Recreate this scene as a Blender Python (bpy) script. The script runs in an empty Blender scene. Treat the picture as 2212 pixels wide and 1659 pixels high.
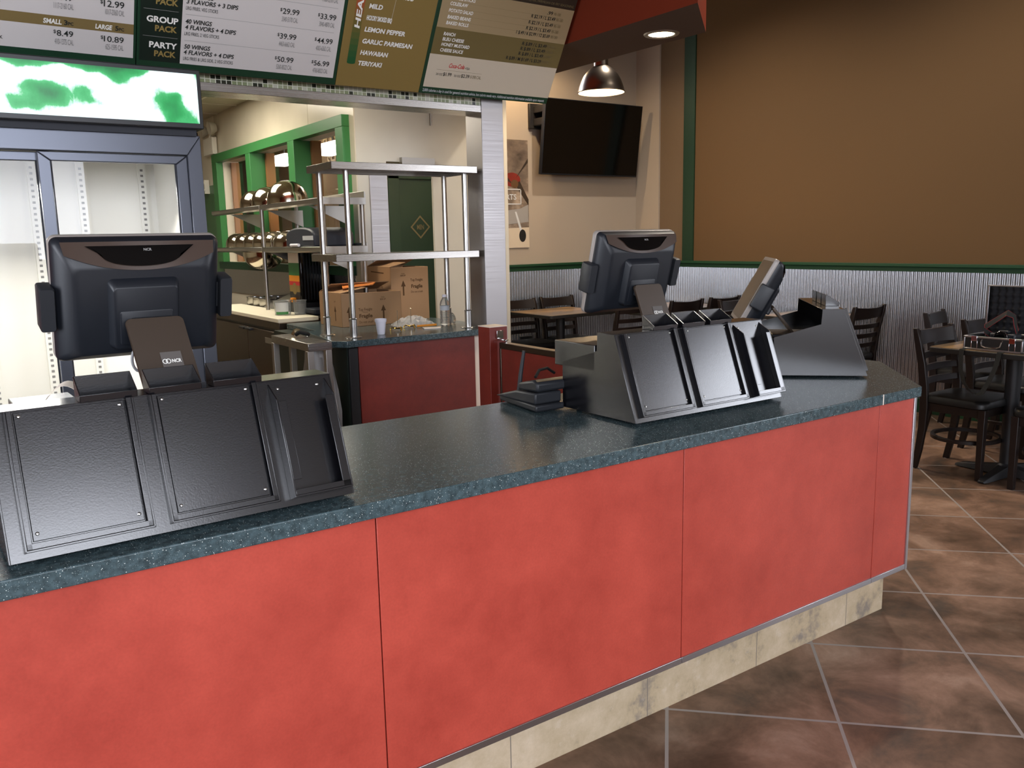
import bpy, bmesh, math, random
from mathutils import Vector, Matrix, Euler
random.seed(7)
PI = math.pi
scene = bpy.context.scene
COL = scene.collection

# ------------------------------------------------------------------ camera
CAM = Vector((-0.0625338, -1.59878633, 1.463))
yaw, pitch, roll = 0.60777072, -0.17039055, -0.02083367
fwd = Vector((math.sin(yaw) * math.cos(pitch), math.cos(yaw) * math.cos(pitch), math.sin(pitch)))
rgt = Vector((math.cos(yaw), -math.sin(yaw), 0))
upv = rgt.cross(fwd)
r2 = math.cos(roll) * rgt + math.sin(roll) * upv
u2 = -math.sin(roll) * rgt + math.cos(roll) * upv
cd = bpy.data.cameras.new('camera')
cam = bpy.data.objects.new('camera', cd)
COL.objects.link(cam)
cam.matrix_world = Matrix(((r2.x, u2.x, -fwd.x, CAM.x), (r2.y, u2.y, -fwd.y, CAM.y), (r2.z, u2.z, -fwd.z, CAM.z), (0, 0, 0, 1)))
cd.sensor_fit = 'HORIZONTAL'
cd.sensor_width = 36.0
cd.lens = 1830.9 / 2212.0 * 36.0
cd.clip_start = 0.05
cd.clip_end = 200
scene.camera = cam

# ------------------------------------------------------------------ world, daylight, exposure
W = bpy.data.worlds.new('sky')
scene.world = W
W.use_nodes = True
wn = W.node_tree.nodes
bg = wn['Background']
bg.inputs[0].default_value = (0.86, 0.90, 1.0, 1)
bg.inputs[1].default_value = 9.0
vs = scene.view_settings
vs.view_transform = 'Standard'
vs.look = 'None'
vs.exposure = 0.38
vs.gamma = 1.0
vs.use_curve_mapping = False
cy = scene.cycles
cy.use_denoising = True
cy.max_bounces = 8
cy.diffuse_bounces = 4
cy.glossy_bounces = 4
cy.transmission_bounces = 6
cy.transparent_max_bounces = 12
cy.sample_clamp_indirect = 6.0
cy.caustics_reflective = False
cy.caustics_refractive = False
cy.use_light_tree = True


def lamp(name, kind, loc, energy, color, size=0.1, size_y=None, rot=(0, 0, 0), portal=False, spot=None):
    ld = bpy.data.lights.new(name, kind)
    ld.energy = energy
    ld.color = color
    if kind == 'AREA':
        ld.shape = 'RECTANGLE' if size_y else 'SQUARE'
        ld.size = size
        if size_y:
            ld.size_y = size_y
        ld.cycles.is_portal = portal
    else:
        ld.shadow_soft_size = size
    if spot:
        ld.spot_size = spot
        ld.spot_blend = 0.6
    o = bpy.data.objects.new(name, ld)
    o.location = loc
    o.rotation_euler = rot
    COL.objects.link(o)
    return o


# daylight comes in through the shop-front glazing behind the camera: portals in its three bays
for px in (-1.25, 0.75):
    lamp('daylight_portal', 'AREA', (px, -4.62, 2.25), 1.0, (1, 1, 1), 1.7, 2.1, (PI / 2, 0, 0), portal=True)
lamp('daylight_portal', 'AREA', (6.62, -3.3, 2.0), 1.0, (1, 1, 1), 2.4, 2.0, (0, PI / 2, 0), portal=True)
lamp('daylight_portal', 'AREA', (-4.3, -1.3, 1.6), 1.0, (1, 1, 1), 2.6, 3.6, (0, -PI / 2, 0), portal=True)  # added opening in the unseen left wall, for more ambient light in the dining room

# ------------------------------------------------------------------ helpers


def lin(c):
    out = []
    for v in c:
        v = v / 255.0
        out.append(v / 12.92 if v <= 0.04045 else ((v + 0.055) / 1.055) ** 2.4)
    return (out[0], out[1], out[2], 1.0)


MATS = {}


def pm(name, rgb, rough=0.5, metal=0.0, spec=0.5, emit=None, estr=0.0, coat=0.0, alpha=1.0, trans=0.0, ior=1.45):
    m = bpy.data.materials.new(name)
    m.use_nodes = True
    b = m.node_tree.nodes['Principled BSDF']
    b.inputs['Base Color'].default_value = lin(rgb)
    b.inputs['Roughness'].default_value = rough
    b.inputs['Metallic'].default_value = metal
    b.inputs['Specular IOR Level'].default_value = spec
    b.inputs['Coat Weight'].default_value = coat
    b.inputs['Coat Roughness'].default_value = 0.17
    b.inputs['Alpha'].default_value = alpha
    b.inputs['Transmission Weight'].default_value = trans
    b.inputs['IOR'].default_value = ior
    if emit:
        b.inputs['Emission Color'].default_value = lin(emit)
        b.inputs['Emission Strength'].default_value = estr
    MATS[name] = m
    return m


class NT:
    """small node-graph helper"""

    def __init__(self, mat):
        self.t = mat.node_tree
        self.b = self.t.nodes['Principled BSDF']

    def n(self, kind, **kw):
        nd = self.t.nodes.new(kind)
        for k, v in kw.items():
            if hasattr(nd, k):
                setattr(nd, k, v)
            else:
                nd.inputs[k].default_value = v
        return nd

    def l(self, a, b):
        self.t.links.new(a, b)

    def co(self, scale=(1, 1, 1), loc=(0, 0, 0), rot=(0, 0, 0)):
        tc = self.n('ShaderNodeTexCoord')
        mp = self.n('ShaderNodeMapping')
        mp.inputs['Scale'].default_value = scale
        mp.inputs['Location'].default_value = loc
        mp.inputs['Rotation'].default_value = rot
        self.l(tc.outputs['Object'], mp.inputs['Vector'])
        return mp.outputs['Vector']

    def noise(self, vec, scale, detail=4, rough=0.55):
        nd = self.n('ShaderNodeTexNoise')
        nd.inputs['Scale'].default_value = scale
        nd.inputs['Detail'].default_value = detail
        nd.inputs['Roughness'].default_value = rough
        self.l(vec, nd.inputs['Vector'])
        return nd

    def ramp(self, fac, stops, interp='LINEAR'):
        r = self.n('ShaderNodeValToRGB')
        cr = r.color_ramp
        cr.interpolation = interp
        while len(cr.elements) < len(stops):
            cr.elements.new(0.5)
        for e, (p, c) in zip(cr.elements, stops):
            e.position = p
            e.color = lin(c)
        self.l(fac, r.inputs[0])
        return r.outputs[0]

    def mix(self, fac, a, b, kind='MIX'):
        m = self.n('ShaderNodeMix', data_type='RGBA', blend_type=kind)
        for sock, v in ((m.inputs[0], fac), (m.inputs[6], a), (m.inputs[7], b)):
            if hasattr(v, 'is_linked'):
                self.l(v, sock)
            elif isinstance(v, tuple):
                sock.default_value = lin(v)
            else:
                sock.default_value = v
        return m.outputs[2]

    def math(self, op, a, b=None):
        m = self.n('ShaderNodeMath', operation=op)
        for sock, v in ((m.inputs[0], a), (m.inputs[1], b)):
            if v is None:
                continue
            if hasattr(v, 'is_linked'):
                self.l(v, sock)
            else:
                sock.default_value = v
        return m.outputs[0]

    def color(self, sock):
        self.l(sock, self.b.inputs['Base Color'])

    def bump(self, h, strength=0.2, dist=0.002):
        bp = self.n('ShaderNodeBump')
        bp.inputs['Strength'].default_value = strength
        bp.inputs['Distance'].default_value = dist
        self.l(h, bp.inputs['Height'])
        self.l(bp.outputs[0], self.b.inputs['Normal'])


class MB:
    """collects shapes into ONE mesh; M is applied to what is added"""

    def __init__(self):
        self.v = []
        self.f = []
        self.mi = []
        self.M = Matrix.Identity(4)

    def add(self, vs, fs, m=0):
        o = len(self.v)
        self.v += [self.M @ Vector(p) for p in vs]
        self.f += [tuple(i + o for i in f) for f in fs]
        self.mi += [m] * len(fs)
        return self

    def box(self, a, b, m=0):
        x0, y0, z0 = (min(a[i], b[i]) for i in range(3))
        x1, y1, z1 = (max(a[i], b[i]) for i in range(3))
        return self.add([(x0, y0, z0), (x1, y0, z0), (x1, y1, z0), (x0, y1, z0), (x0, y0, z1), (x1, y0, z1), (x1, y1, z1), (x0, y1, z1)],
                        [(0, 3, 2, 1), (4, 5, 6, 7), (0, 1, 5, 4), (1, 2, 6, 5), (2, 3, 7, 6), (3, 0, 4, 7)], m)

    def prism(self, poly, vec, m=0):
        n = len(poly)
        vec = Vector(vec)
        vs = [Vector(p) for p in poly] + [Vector(p) + vec for p in poly]
        fs = [tuple(range(n))[::-1], tuple(range(n, 2 * n))] + [(i, (i + 1) % n, n + (i + 1) % n, n + i) for i in range(n)]
        return self.add(vs, fs, m)

    def quad(self, *p, m=0):
        return self.add(p, [tuple(range(len(p)))], m)

    def cyl(self, p0, p1, r0, r1=None, n=20, m=0, caps=True):
        r1 = r0 if r1 is None else r1
        p0, p1 = Vector(p0), Vector(p1)
        d = (p1 - p0).normalized()
        a = d.orthogonal().normalized()
        b = d.cross(a)
        vs = []
        for p, r in ((p0, r0), (p1, r1)):
            vs += [p + r * (math.cos(2 * PI * i / n) * a + math.sin(2 * PI * i / n) * b) for i in range(n)]
        fs = [(i, (i + 1) % n, n + (i + 1) % n, n + i) for i in range(n)]
        if caps:
            fs += [tuple(range(n))[::-1], tuple(range(n, 2 * n))]
        return self.add(vs, fs, m)

    def lathe(self, prof, c=(0, 0, 0), n=32, m=0, ax=None, frac=1.0):
        """prof: (r, z) pairs about +Z through c (ax: matrix for another axis)"""
        R = ax or Matrix.Identity(3)
        c = Vector(c)
        full = frac >= 1.0
        k = n if full else n + 1
        vs = []
        for r, z in prof:
            for i in range(k):
                a = 2 * PI * frac * i / n
                vs.append(c + R @ Vector((r * math.cos(a), r * math.sin(a), z)))
        fs = []
        for j in range(len(prof) - 1):
            for i in range(n):
                i2 = (i + 1) % k
                fs.append((j * k + i, j * k + i2, (j + 1) * k + i2, (j + 1) * k + i))
        return self.add(vs, fs, m)

    def tube(self, path, r, n=8, m=0, closed=False):
        P = [Vector(p) for p in path]
        rs = r if isinstance(r, (list, tuple)) else [r] * len(P)
        vs, fs = [], []
        up = None
        K = len(P)
        for i, p in enumerate(P):
            if closed:
                d = (P[(i + 1) % K] - P[i - 1]).normalized()
            else:
                d = (P[min(i + 1, K - 1)] - P[max(i - 1, 0)]).normalized()
            if up is None:
                up = d.orthogonal().normalized()
            up = (up - d * up.dot(d))
            up = up.normalized() if up.length > 1e-6 else d.orthogonal().normalized()
            s = d.cross(up)
            vs += [p + rs[i] * (math.cos(2 * PI * k / n) * up + math.sin(2 * PI * k / n) * s) for k in range(n)]
        rng = K if closed else K - 1
        for i in range(rng):
            j = (i + 1) % K
            fs += [(i * n + k, i * n + (k + 1) % n, j * n + (k + 1) % n, j * n + k) for k in range(n)]
        if not closed:
            fs += [tuple(range(n))[::-1], tuple(range((K - 1) * n, K * n))]
        return self.add(vs, fs, m)

    def strip(self, path, width, th=0.002, m=0):
        """flat strap: path of (point, sideways unit vector)"""
        vs, fs = [], []
        for i, (p, s) in enumerate(path):
            p, s = Vector(p), Vector(s)
            d = Vector(path[min(i + 1, len(path) - 1)][0]) - Vector(path[max(i - 1, 0)][0])
            nn = d.cross(s).normalized() * th / 2
            vs += [p - s * width / 2 - nn, p + s * width / 2 - nn, p + s * width / 2 + nn, p - s * width / 2 + nn]
        for i in range(len(path) - 1):
            a, b = i * 4, i * 4 + 4
            fs += [(a + k, a + (k + 1) % 4, b + (k + 1) % 4, b + k) for k in range(4)]
        e = (len(path) - 1) * 4
        fs += [(3, 2, 1, 0), (e, e + 1, e + 2, e + 3)]
        return self.add(vs, fs, m)

    def loft(self, rings, m=0, cap0=True, cap1=True):
        n = len(rings[0])
        vs = [p for r in rings for p in r]
        fs = []
        for j in range(len(rings) - 1):
            fs += [(j * n + i, j * n + (i + 1) % n, (j + 1) * n + (i + 1) % n, (j + 1) * n + i) for i in range(n)]
        if cap0:
            fs.append(tuple(range(n))[::-1])
        if cap1:
            fs.append(tuple(range((len(rings) - 1) * n, len(rings) * n)))
        return self.add(vs, fs, m)


def rrect(w, h, r, n=5):
    """rounded rectangle outline, counter-clockwise, centred"""
    out = []
    for cx, cy_, a0 in ((w / 2 - r, h / 2 - r, 0), (-w / 2 + r, h / 2 - r, 90), (-w / 2 + r, -h / 2 + r, 180), (w / 2 - r, -h / 2 + r, 270)):
        for i in range(n + 1):
            a = math.radians(a0 + 90 * i / n)
            out.append((cx + r * math.cos(a), cy_ + r * math.sin(a)))
    return out


def tag(o, label=None, cat=None, group=None, kind=None):
    if label:
        o['label'] = label
    if cat:
        o['category'] = cat
    if group:
        o['group'] = group
    if kind:
        o['kind'] = kind
    return o


def mesh_obj(name, mb, mats, parent=None, bevel=0.0, seg=2, smooth=35, world=False):
    if not isinstance(mats, (list, tuple)):
        mats = [mats]
    vs = mb.v
    if world and parent is not None:
        r = parent
        off = Vector((0, 0, 0))
        while r is not None:
            off += r.location
            r = r.parent
        vs = [v - off for v in vs]
    me = bpy.data.meshes.new(name)
    me.from_pydata([tuple(v) for v in vs], [], mb.f)
    me.polygons.foreach_set('material_index', mb.mi)
    bm = bmesh.new()
    bm.from_mesh(me)
    bmesh.ops.recalc_face_normals(bm, faces=bm.faces)
    bm.to_mesh(me)
    bm.free()
    for m in mats:
        me.materials.append(MATS[m] if isinstance(m, str) else m)
    if smooth:
        me.polygons.foreach_set('use_smooth', [True] * len(me.polygons))
        me.set_sharp_from_angle(angle=math.radians(smooth))
    o = bpy.data.objects.new(name, me)
    COL.objects.link(o)
    if parent is not None:
        o.parent = parent
    if bevel:
        bv = o.modifiers.new('bevel', 'BEVEL')
        bv.width = bevel
        bv.segments = seg
        bv.limit_method = 'ANGLE'
        bv.angle_limit = math.radians(40)
    return o


def thing(name, label, cat, loc=(0, 0, 0), rotz=0.0, group=None):
    o = bpy.data.objects.new(name, None)
    o.empty_display_size = 0.1
    o.location = loc
    o.rotation_euler = (0, 0, rotz)
    COL.objects.link(o)
    return tag(o, label, cat, group)


def solo(name, mb, mats, label, cat, group=None, bevel=0.0, **kw):
    return tag(mesh_obj(name, mb, mats, None, bevel, **kw), label, cat, group)


def struct(name, mb, mats, parent=None, bevel=0.0, **kw):
    o = mesh_obj(name, mb, mats, parent, bevel, **kw)
    if parent is None:
        o['kind'] = 'structure'
    return o


def copy_tree(o, parent=None):
    c = o.copy()
    COL.objects.link(c)
    if parent is not None:
        c.parent = parent
    for ch in list(o.children):
        copy_tree(ch, c)
    return c


# lettering: every text becomes mesh, collected into an MB on a plane (origin O, axes U, V)
_TC = {}


def text_shape(s, bold, shear):
    k = (s, bold, shear)
    if k in _TC:
        return _TC[k]
    cu = bpy.data.curves.new('lettering_curve', 'FONT')
    cu.body = s
    cu.size = 1.0
    cu.shear = shear
    cu.offset = bold
    cu.resolution_u = 3
    ob = bpy.data.objects.new('lettering_tmp', cu)
    COL.objects.link(ob)
    dg = bpy.context.evaluated_depsgraph_get()
    me = bpy.data.meshes.new_from_object(ob.evaluated_get(dg))
    vs = [(v.co.x, v.co.y) for v in me.vertices]
    fs = [tuple(p.vertices) for p in me.polygons]
    bpy.data.objects.remove(ob)
    bpy.data.curves.remove(cu)
    bpy.data.meshes.remove(me)
    _TC[k] = (vs, fs)
    return _TC[k]


def put_text(mb, s, O, U, V, u, v, h, w=None, m=0, bold=0.0, shear=0.0, lift=0.0012, align='L', rot=0.0):
    vs, fs = text_shape(s, bold, shear)
    if not vs:
        return
    x0 = min(p[0] for p in vs)
    x1 = max(p[0] for p in vs)
    sy = h / 0.70
    sx = sy if w is None else w / (x1 - x0)
    U, V, O = Vector(U), Vector(V), Vector(O)
    N = U.cross(V)
    W_ = (x1 - x0) * sx
    du = {'L': 0, 'R': -W_, 'C': -W_ / 2}[align]
    cr, sr = math.cos(rot), math.sin(rot)
    out = []
    for (x, y) in vs:
        a, b = (x - x0) * sx + du, y * sy
        a, b = a * cr - b * sr, a * sr + b * cr
        out.append(O + U * (u + a) + V * (v + b) + N * lift)
    mb.add(out, fs, m)
# ------------------------------------------------------------------ materials
pm('white_paint', (236, 232, 222), 0.6)
pm('cream_wall', (226, 219, 202), 0.55)
pm('tan_wall', (172, 160, 145), 0.75, spec=0.2)
pm('brown_wall', (112, 94, 74), 0.8, spec=0.15)
pm('mural_brown', (96, 75, 52), 0.9, spec=0.05)
pm('soffit_brown', (104, 90, 82), 0.85, spec=0.1)
pm('soffit_red', (112, 44, 26), 0.8, spec=0.1)
pm('dark_green', (22, 62, 38), 0.5)
pm('kitchen_green', (62, 128, 72), 0.4)
pm('deep_green', (26, 52, 34), 0.45)
pm('green_tile', (58, 112, 66), 0.35)
pm('frp_panel', (205, 200, 186), 0.4)
pm('ceiling_tile', (205, 198, 180), 0.85)
pm('dark_ceiling', (120, 110, 102), 0.9)
pm('steel', (196, 194, 190), 0.28, 1.0)
pm('steel_soft', (176, 172, 166), 0.4, 1.0)
pm('steel_polished', (214, 206, 190), 0.12, 1.0)
pm('steel_dark', (96, 84, 74), 0.34, 1.0)
pm('alu_trim', (190, 192, 196), 0.32, 1.0)
pm('chrome', (225, 225, 228), 0.08, 1.0)
pm('gold', (212, 172, 70), 0.15, 1.0)
pm('black_powder', (14, 14, 18), 0.24, spec=0.85, coat=0.5)
pm('black_plastic', (24, 27, 33), 0.42)
pm('black_gloss', (6, 6, 7), 0.08)
pm('dark_plastic', (36, 38, 42), 0.45)
pm('bezel_grey', (150, 142, 136), 0.35)
pm('warm_reflection', (66, 52, 44), 0.3)  # black plastic with the ceiling's warm reflection put into its colour
pm('bronze_plate', (62, 50, 40), 0.38, 0.3)
pm('label_grey', (84, 78, 74), 0.5)
pm('text_white', (244, 242, 236), 0.6)
pm('text_black', (34, 38, 36), 0.6)
pm('text_grey', (132, 130, 128), 0.7)
pm('text_gold', (150, 128, 72), 0.6)
pm('text_tan', (120, 106, 74), 0.7)
pm('text_red', (200, 44, 50), 0.6)
pm('board_white', (214, 208, 206), 0.5)
pm('board_gold', (136, 113, 62), 0.5)
pm('board_band', (128, 108, 66), 0.5)
pm('board_tan', (164, 143, 108), 0.5)
pm('board_olive', (112, 97, 58), 0.5)
pm('board_cream', (205, 192, 172), 0.5)
pm('board_green', (24, 58, 38), 0.45)
pm('board_black', (20, 34, 26), 0.45)
pm('board_brown', (52, 42, 32), 0.5)
pm('rule_grey', (150, 148, 146), 0.6)
pm('cardboard', (176, 140, 106), 0.85, spec=0.1)
pm('cardboard_dark', (96, 72, 50), 0.9, spec=0.1)
pm('envelope', (226, 136, 62), 0.6)
pm('foam_white', (236, 234, 244), 0.6)
pm('paper', (240, 226, 212), 0.7)
pm('vinyl_black', (12, 12, 12), 0.42)
pm('mahogany', (24, 15, 13), 0.4)
pm('table_edge', (24, 22, 20), 0.5)
pm('iron', (28, 28, 30), 0.45)
pm('tv_black', (7, 7, 7), 0.12)
pm('rubber', (18, 18, 18), 0.7)
pm('case_black', (30, 28, 27), 0.5)
pm('foam_grey', (46, 46, 48), 0.95, spec=0.05)
pm('strap_black', (26, 28, 26), 0.8)
pm('strap_red', (140, 32, 36), 0.7)
pm('cable_grey', (150, 150, 152), 0.5)
pm('red_plug', (176, 36, 36), 0.4)
pm('cutting_board', (236, 228, 206), 0.5)
pm('slicer_grey', (52, 56, 66), 0.5)
pm('sticker', (200, 204, 208), 0.6)
pm('orange', (236, 150, 40), 0.5)
pm('wood_trim', (150, 96, 54), 0.6)
pm('mural_wood', (106, 84, 60), 0.8)
pm('sign_dark', (40, 40, 42), 0.35)
pm('cooler_grey', (92, 95, 104), 0.32, 0.7)
pm('cooler_white', (240, 238, 230), 0.45)
pm('gasket', (34, 36, 44), 0.6)
pm('panel_light', (255, 250, 240), 0.5, emit=(255, 246, 226), estr=10.0)
pm('hall_light', (255, 250, 240), 0.5, emit=(255, 246, 230), estr=7.0)
pm('bulb', (255, 240, 210), 0.5, emit=(255, 226, 178), estr=14.0)
pm('shade_inside', (250, 232, 200), 0.5)
pm('shade_metal', (120, 112, 104), 0.3, 1.0)
pm('outside_ground', (150, 150, 146), 0.9)
pm('wire_white', (236, 236, 232), 0.5)
pm('glass_pane', (255, 255, 255), 0.02, trans=1.0, ior=1.12)
pm('clear_plastic', (245, 248, 250), 0.12, trans=0.85, ior=1.2)
pm('bag_film', (232, 230, 228), 0.3, alpha=0.42)
pm('trash_film', (214, 212, 210), 0.3, alpha=0.75)

# thin glass: mostly straight through, with a faint mirror
m = MATS['glass_pane']
t = NT(m)
tr = t.n('ShaderNodeBsdfTransparent')
gl = t.n('ShaderNodeBsdfGlossy')
gl.inputs['Roughness'].default_value = 0.01
fr = t.n('ShaderNodeFresnel')
fr.inputs['IOR'].default_value = 1.5
ge = t.n('ShaderNodeNewGeometry')
ff = t.math('MULTIPLY', fr.outputs[0], t.math('SUBTRACT', 1.0, ge.outputs['Backfacing']))
mx = t.n('ShaderNodeMixShader')
t.l(ff, mx.inputs[0])
t.l(tr.outputs[0], mx.inputs[1])
t.l(gl.outputs[0], mx.inputs[2])
t.l(mx.outputs[0], t.t.nodes['Material Output'].inputs['Surface'])


def mat_stone():
    m = pm('stone_top', (56, 66, 66), 0.22, spec=0.5)
    t = NT(m)
    c = t.co()
    n1 = t.noise(c, 60, 3)
    base = t.ramp(n1.outputs[0], [(0.35, (50, 64, 68)), (0.65, (74, 92, 97))])
    for sc, thr, colr in ((210, 0.17, (222, 228, 224)), (420, 0.20, (150, 164, 164)), (330, 0.2, (26, 34, 36))):
        vo = t.n('ShaderNodeTexVoronoi')
        vo.inputs['Scale'].default_value = sc
        t.l(c, vo.inputs['Vector'])
        near = t.math('LESS_THAN', vo.outputs['Distance'], thr)
        sp = t.n('ShaderNodeSeparateColor')
        t.l(vo.outputs['Color'], sp.inputs[0])
        pick = t.math('GREATER_THAN', sp.outputs[0], 0.62)
        base = t.mix(t.math('MULTIPLY', near, pick), base, colr)
    t.color(base)
    return m


def mat_red(name, a, b, rough):
    m = pm(name, a, rough)
    t = NT(m)
    c = t.co()
    n1 = t.noise(c, 3.2, 8, 0.68)
    n2 = t.noise(c, 160, 2)
    base = t.ramp(n1.outputs[0], [(0.34, b), (0.62, a)])
    t.color(t.mix(0.14, base, n2.outputs[0], 'OVERLAY'))
    return m


def mat_floor():
    m = pm('floor_tile', (110, 84, 68), 0.42, spec=0.35)
    t = NT(m)
    ga, gx, gy = 0.79227660, 2.43713407, 0.13617969
    lx = -(math.cos(ga) * gx - math.sin(ga) * gy)
    ly = -(math.sin(ga) * gx + math.cos(ga) * gy)
    c = t.co(loc=(lx, ly, 0), rot=(0, 0, ga))
    br = t.n('ShaderNodeTexBrick', offset=0.0, squash=1.0)
    br.inputs['Scale'].default_value = 1.0
    br.inputs['Mortar Size'].default_value = 0.0055
    br.inputs['Mortar Smooth'].default_value = 0.1
    br.inputs['Brick Width'].default_value = 0.51194833
    br.inputs['Row Height'].default_value = 0.51194833
    br.inputs['Color1'].default_value = lin((255, 255, 255))
    br.inputs['Color2'].default_value = lin((216, 210, 206))
    br.inputs['Mortar'].default_value = lin((255, 255, 255))
    t.l(c, br.inputs['Vector'])
    c0 = t.co()
    n1 = t.noise(c0, 3.4, 9, 0.66)
    n1.inputs['Distortion'].default_value = 0.5
    n2 = t.noise(c0, 1.5, 5, 0.6)
    n3 = t.noise(c0, 40, 4, 0.7)
    base = t.ramp(n1.outputs[0], [(0.32, (88, 76, 66)), (0.45, (124, 98, 80)), (0.58, (152, 122, 102)), (0.72, (178, 150, 130))])
    dark = t.ramp(n2.outputs[0], [(0.36, (120, 120, 112)), (0.52, (255, 255, 255))])
    base = t.mix(0.75, base, dark, 'MULTIPLY')
    base = t.mix(1.0, base, br.outputs['Color'], 'MULTIPLY')
    base = t.mix(0.18, base, n3.outputs[0], 'OVERLAY')
    t.color(t.mix(br.outputs['Fac'], base, (152, 144, 138)))
    inv = t.math('SUBTRACT', 1.0, br.outputs['Fac'])
    t.bump(inv, 0.5, 0.002)
    return m


def mat_base_tile():
    m = pm('base_tile', (196, 178, 152), 0.6)
    t = NT(m)
    c = t.co()
    n1 = t.noise(c, 5, 8, 0.7)
    n2 = t.noise(c, 26, 6, 0.7)
    base = t.ramp(n1.outputs[0], [(0.36, (140, 130, 118)), (0.46, (184, 166, 136)), (0.7, (212, 194, 168))])
    base = t.mix(t.ramp(n2.outputs[0], [(0.56, (0, 0, 0)), (0.68, (120, 120, 120))]), base, (232, 224, 212))
    sp = t.n('ShaderNodeSeparateXYZ')
    t.l(c, sp.inputs[0])
    fx = t.math('FRACT', t.math('DIVIDE', t.math('ADD', sp.outputs[0], 0.29), 0.512))
    t.color(t.mix(t.math('LESS_THAN', fx, 0.006), base, (120, 112, 104)))
    return m


def mat_mosaic():
    m = pm('mosaic', (180, 180, 160), 0.25)
    t = NT(m)
    c = t.co()
    sp = t.n('ShaderNodeSeparateXYZ')
    t.l(c, sp.inputs[0])
    P = 0.0264
    ux = t.math('DIVIDE', t.math('SUBTRACT', sp.outputs[0], 0.004), P)
    uz = t.math('DIVIDE', t.math('SUBTRACT', sp.outputs[2], 2.2695 - 0.0215 * 40), 0.0215)
    cx, cz = t.math('FLOOR', ux), t.math('FLOOR', uz)
    cb = t.n('ShaderNodeCombineXYZ')
    t.l(cx, cb.inputs[0])
    t.l(cz, cb.inputs[1])
    wn_ = t.n('ShaderNodeTexWhiteNoise', noise_dimensions='2D')
    t.l(cb.outputs[0], wn_.inputs['Vector'])
    col = t.ramp(wn_.outputs['Value'], [(0.0, (44, 46, 34)), (0.22, (132, 140, 104)), (0.45, (160, 164, 136)), (0.62, (186, 184, 166)), (0.82, (150, 152, 120))], 'CONSTANT')
    fx, fz = t.math('FRACT', ux), t.math('FRACT', uz)
    g = None
    for f in (fx, fz):
        for op, lim in (('LESS_THAN', 0.07), ('GREATER_THAN', 0.93)):
            k = t.math(op, f, lim)
            g = k if g is None else t.math('MAXIMUM', g, k)
    t.color(t.mix(g, col, (224, 224, 206)))
    return m


def mat_wood_top():
    m = pm('table_wood', (150, 128, 96), 0.32)
    t = NT(m)
    c = t.co(scale=(1, 1, 1))
    br = t.n('ShaderNodeTexBrick', offset=0.5)
    br.inputs['Scale'].default_value = 1.0
    br.inputs['Mortar Size'].default_value = 0.001
    br.inputs['Brick Width'].default_value = 0.42
    br.inputs['Row Height'].default_value = 0.07
    br.inputs['Color1'].default_value = lin((156, 124, 82))
    br.inputs['Color2'].default_value = lin((96, 84, 70))
    br.inputs['Mortar'].default_value = lin((50, 42, 34))
    t.l(c, br.inputs['Vector'])
    n1 = t.noise(t.co(scale=(2, 26, 2)), 3, 5, 0.6)
    t.color(t.mix(0.5, br.outputs['Color'], n1.outputs[0], 'OVERLAY'))
    return m


def mat_sign():
    """backlit cooler header: green and icy white swirls"""
    m = pm('sign_graphic', (30, 140, 70), 0.3)
    t = NT(m)
    c = t.co()
    n0 = t.noise(c, 2.2, 2, 0.5)
    wv = t.n('ShaderNodeTexWave', wave_type='RINGS')
    wv.inputs['Scale'].default_value = 1.1
    wv.inputs['Distortion'].default_value = 5.5
    wv.inputs['Detail'].default_value = 3.0
    wv.inputs['Detail Scale'].default_value = 2.2
    mp = t.co(scale=(1.0, 1.0, 1.5), loc=(-0.6, 0, -2.95))
    t.l(mp, wv.inputs['Vector'])
    n2 = t.noise(t.co(scale=(1, 1, 0.6)), 22, 6, 0.7)
    f = t.math('ADD', t.math('MULTIPLY', wv.outputs['Fac'], 0.72), t.math('MULTIPLY', n2.outputs[0], 0.34))
    col = t.ramp(f, [(0.30, (24, 100, 54)), (0.55, (36, 140, 74)), (0.68, (62, 164, 98)), (0.76, (206, 236, 224)), (0.90, (228, 242, 248))])
    t.color(col)
    t.l(col, t.b.inputs['Emission Color'])
    t.b.inputs['Emission Strength'].default_value = 0.6
    return m


def mat_corrugated():
    m = pm('corrugated', (172, 174, 178), 0.26, 1.0)
    t = NT(m)
    t.b.inputs['Base Color'].default_value = lin((186, 188, 192))
    return m


def mat_frp(name, rgb):
    m = pm(name, rgb, 0.25, 0.0)
    t = NT(m)
    n1 = t.noise(t.co(), 1.6, 3)
    t.color(t.ramp(n1.outputs[0], [(0.3, tuple(int(v * 0.93) for v in rgb)), (0.7, rgb)]))
    return m


def mat_brushed(name, rgb, rough, axis):
    m = pm(name, rgb, rough, 1.0)
    t = NT(m)
    sc = {'x': (1, 120, 120), 'z': (120, 120, 1)}[axis]
    n1 = t.noise(t.co(scale=sc), 3, 2)
    r = t.n('ShaderNodeMapRange')
    r.inputs[3].default_value = rough - 0.08
    r.inputs[4].default_value = rough + 0.1
    t.l(n1.outputs[0], r.inputs[0])
    t.l(r.outputs[0], t.b.inputs['Roughness'])
    return m


def mat_poster():
    m = pm('poster_sky', (120, 108, 98), 0.5)
    t = NT(m)
    n1 = t.noise(t.co(scale=(1, 1, 1.6)), 3.2, 6, 0.6)
    t.color(t.ramp(n1.outputs[0], [(0.3, (66, 58, 52)), (0.52, (118, 104, 92)), (0.7, (190, 174, 156))]))
    return m


def mat_powder():
    m = MATS['black_powder']
    t = NT(m)
    n1 = t.noise(t.co(), 300, 2)
    t.bump(n1.outputs[0], 0.12, 0.001)


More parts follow.
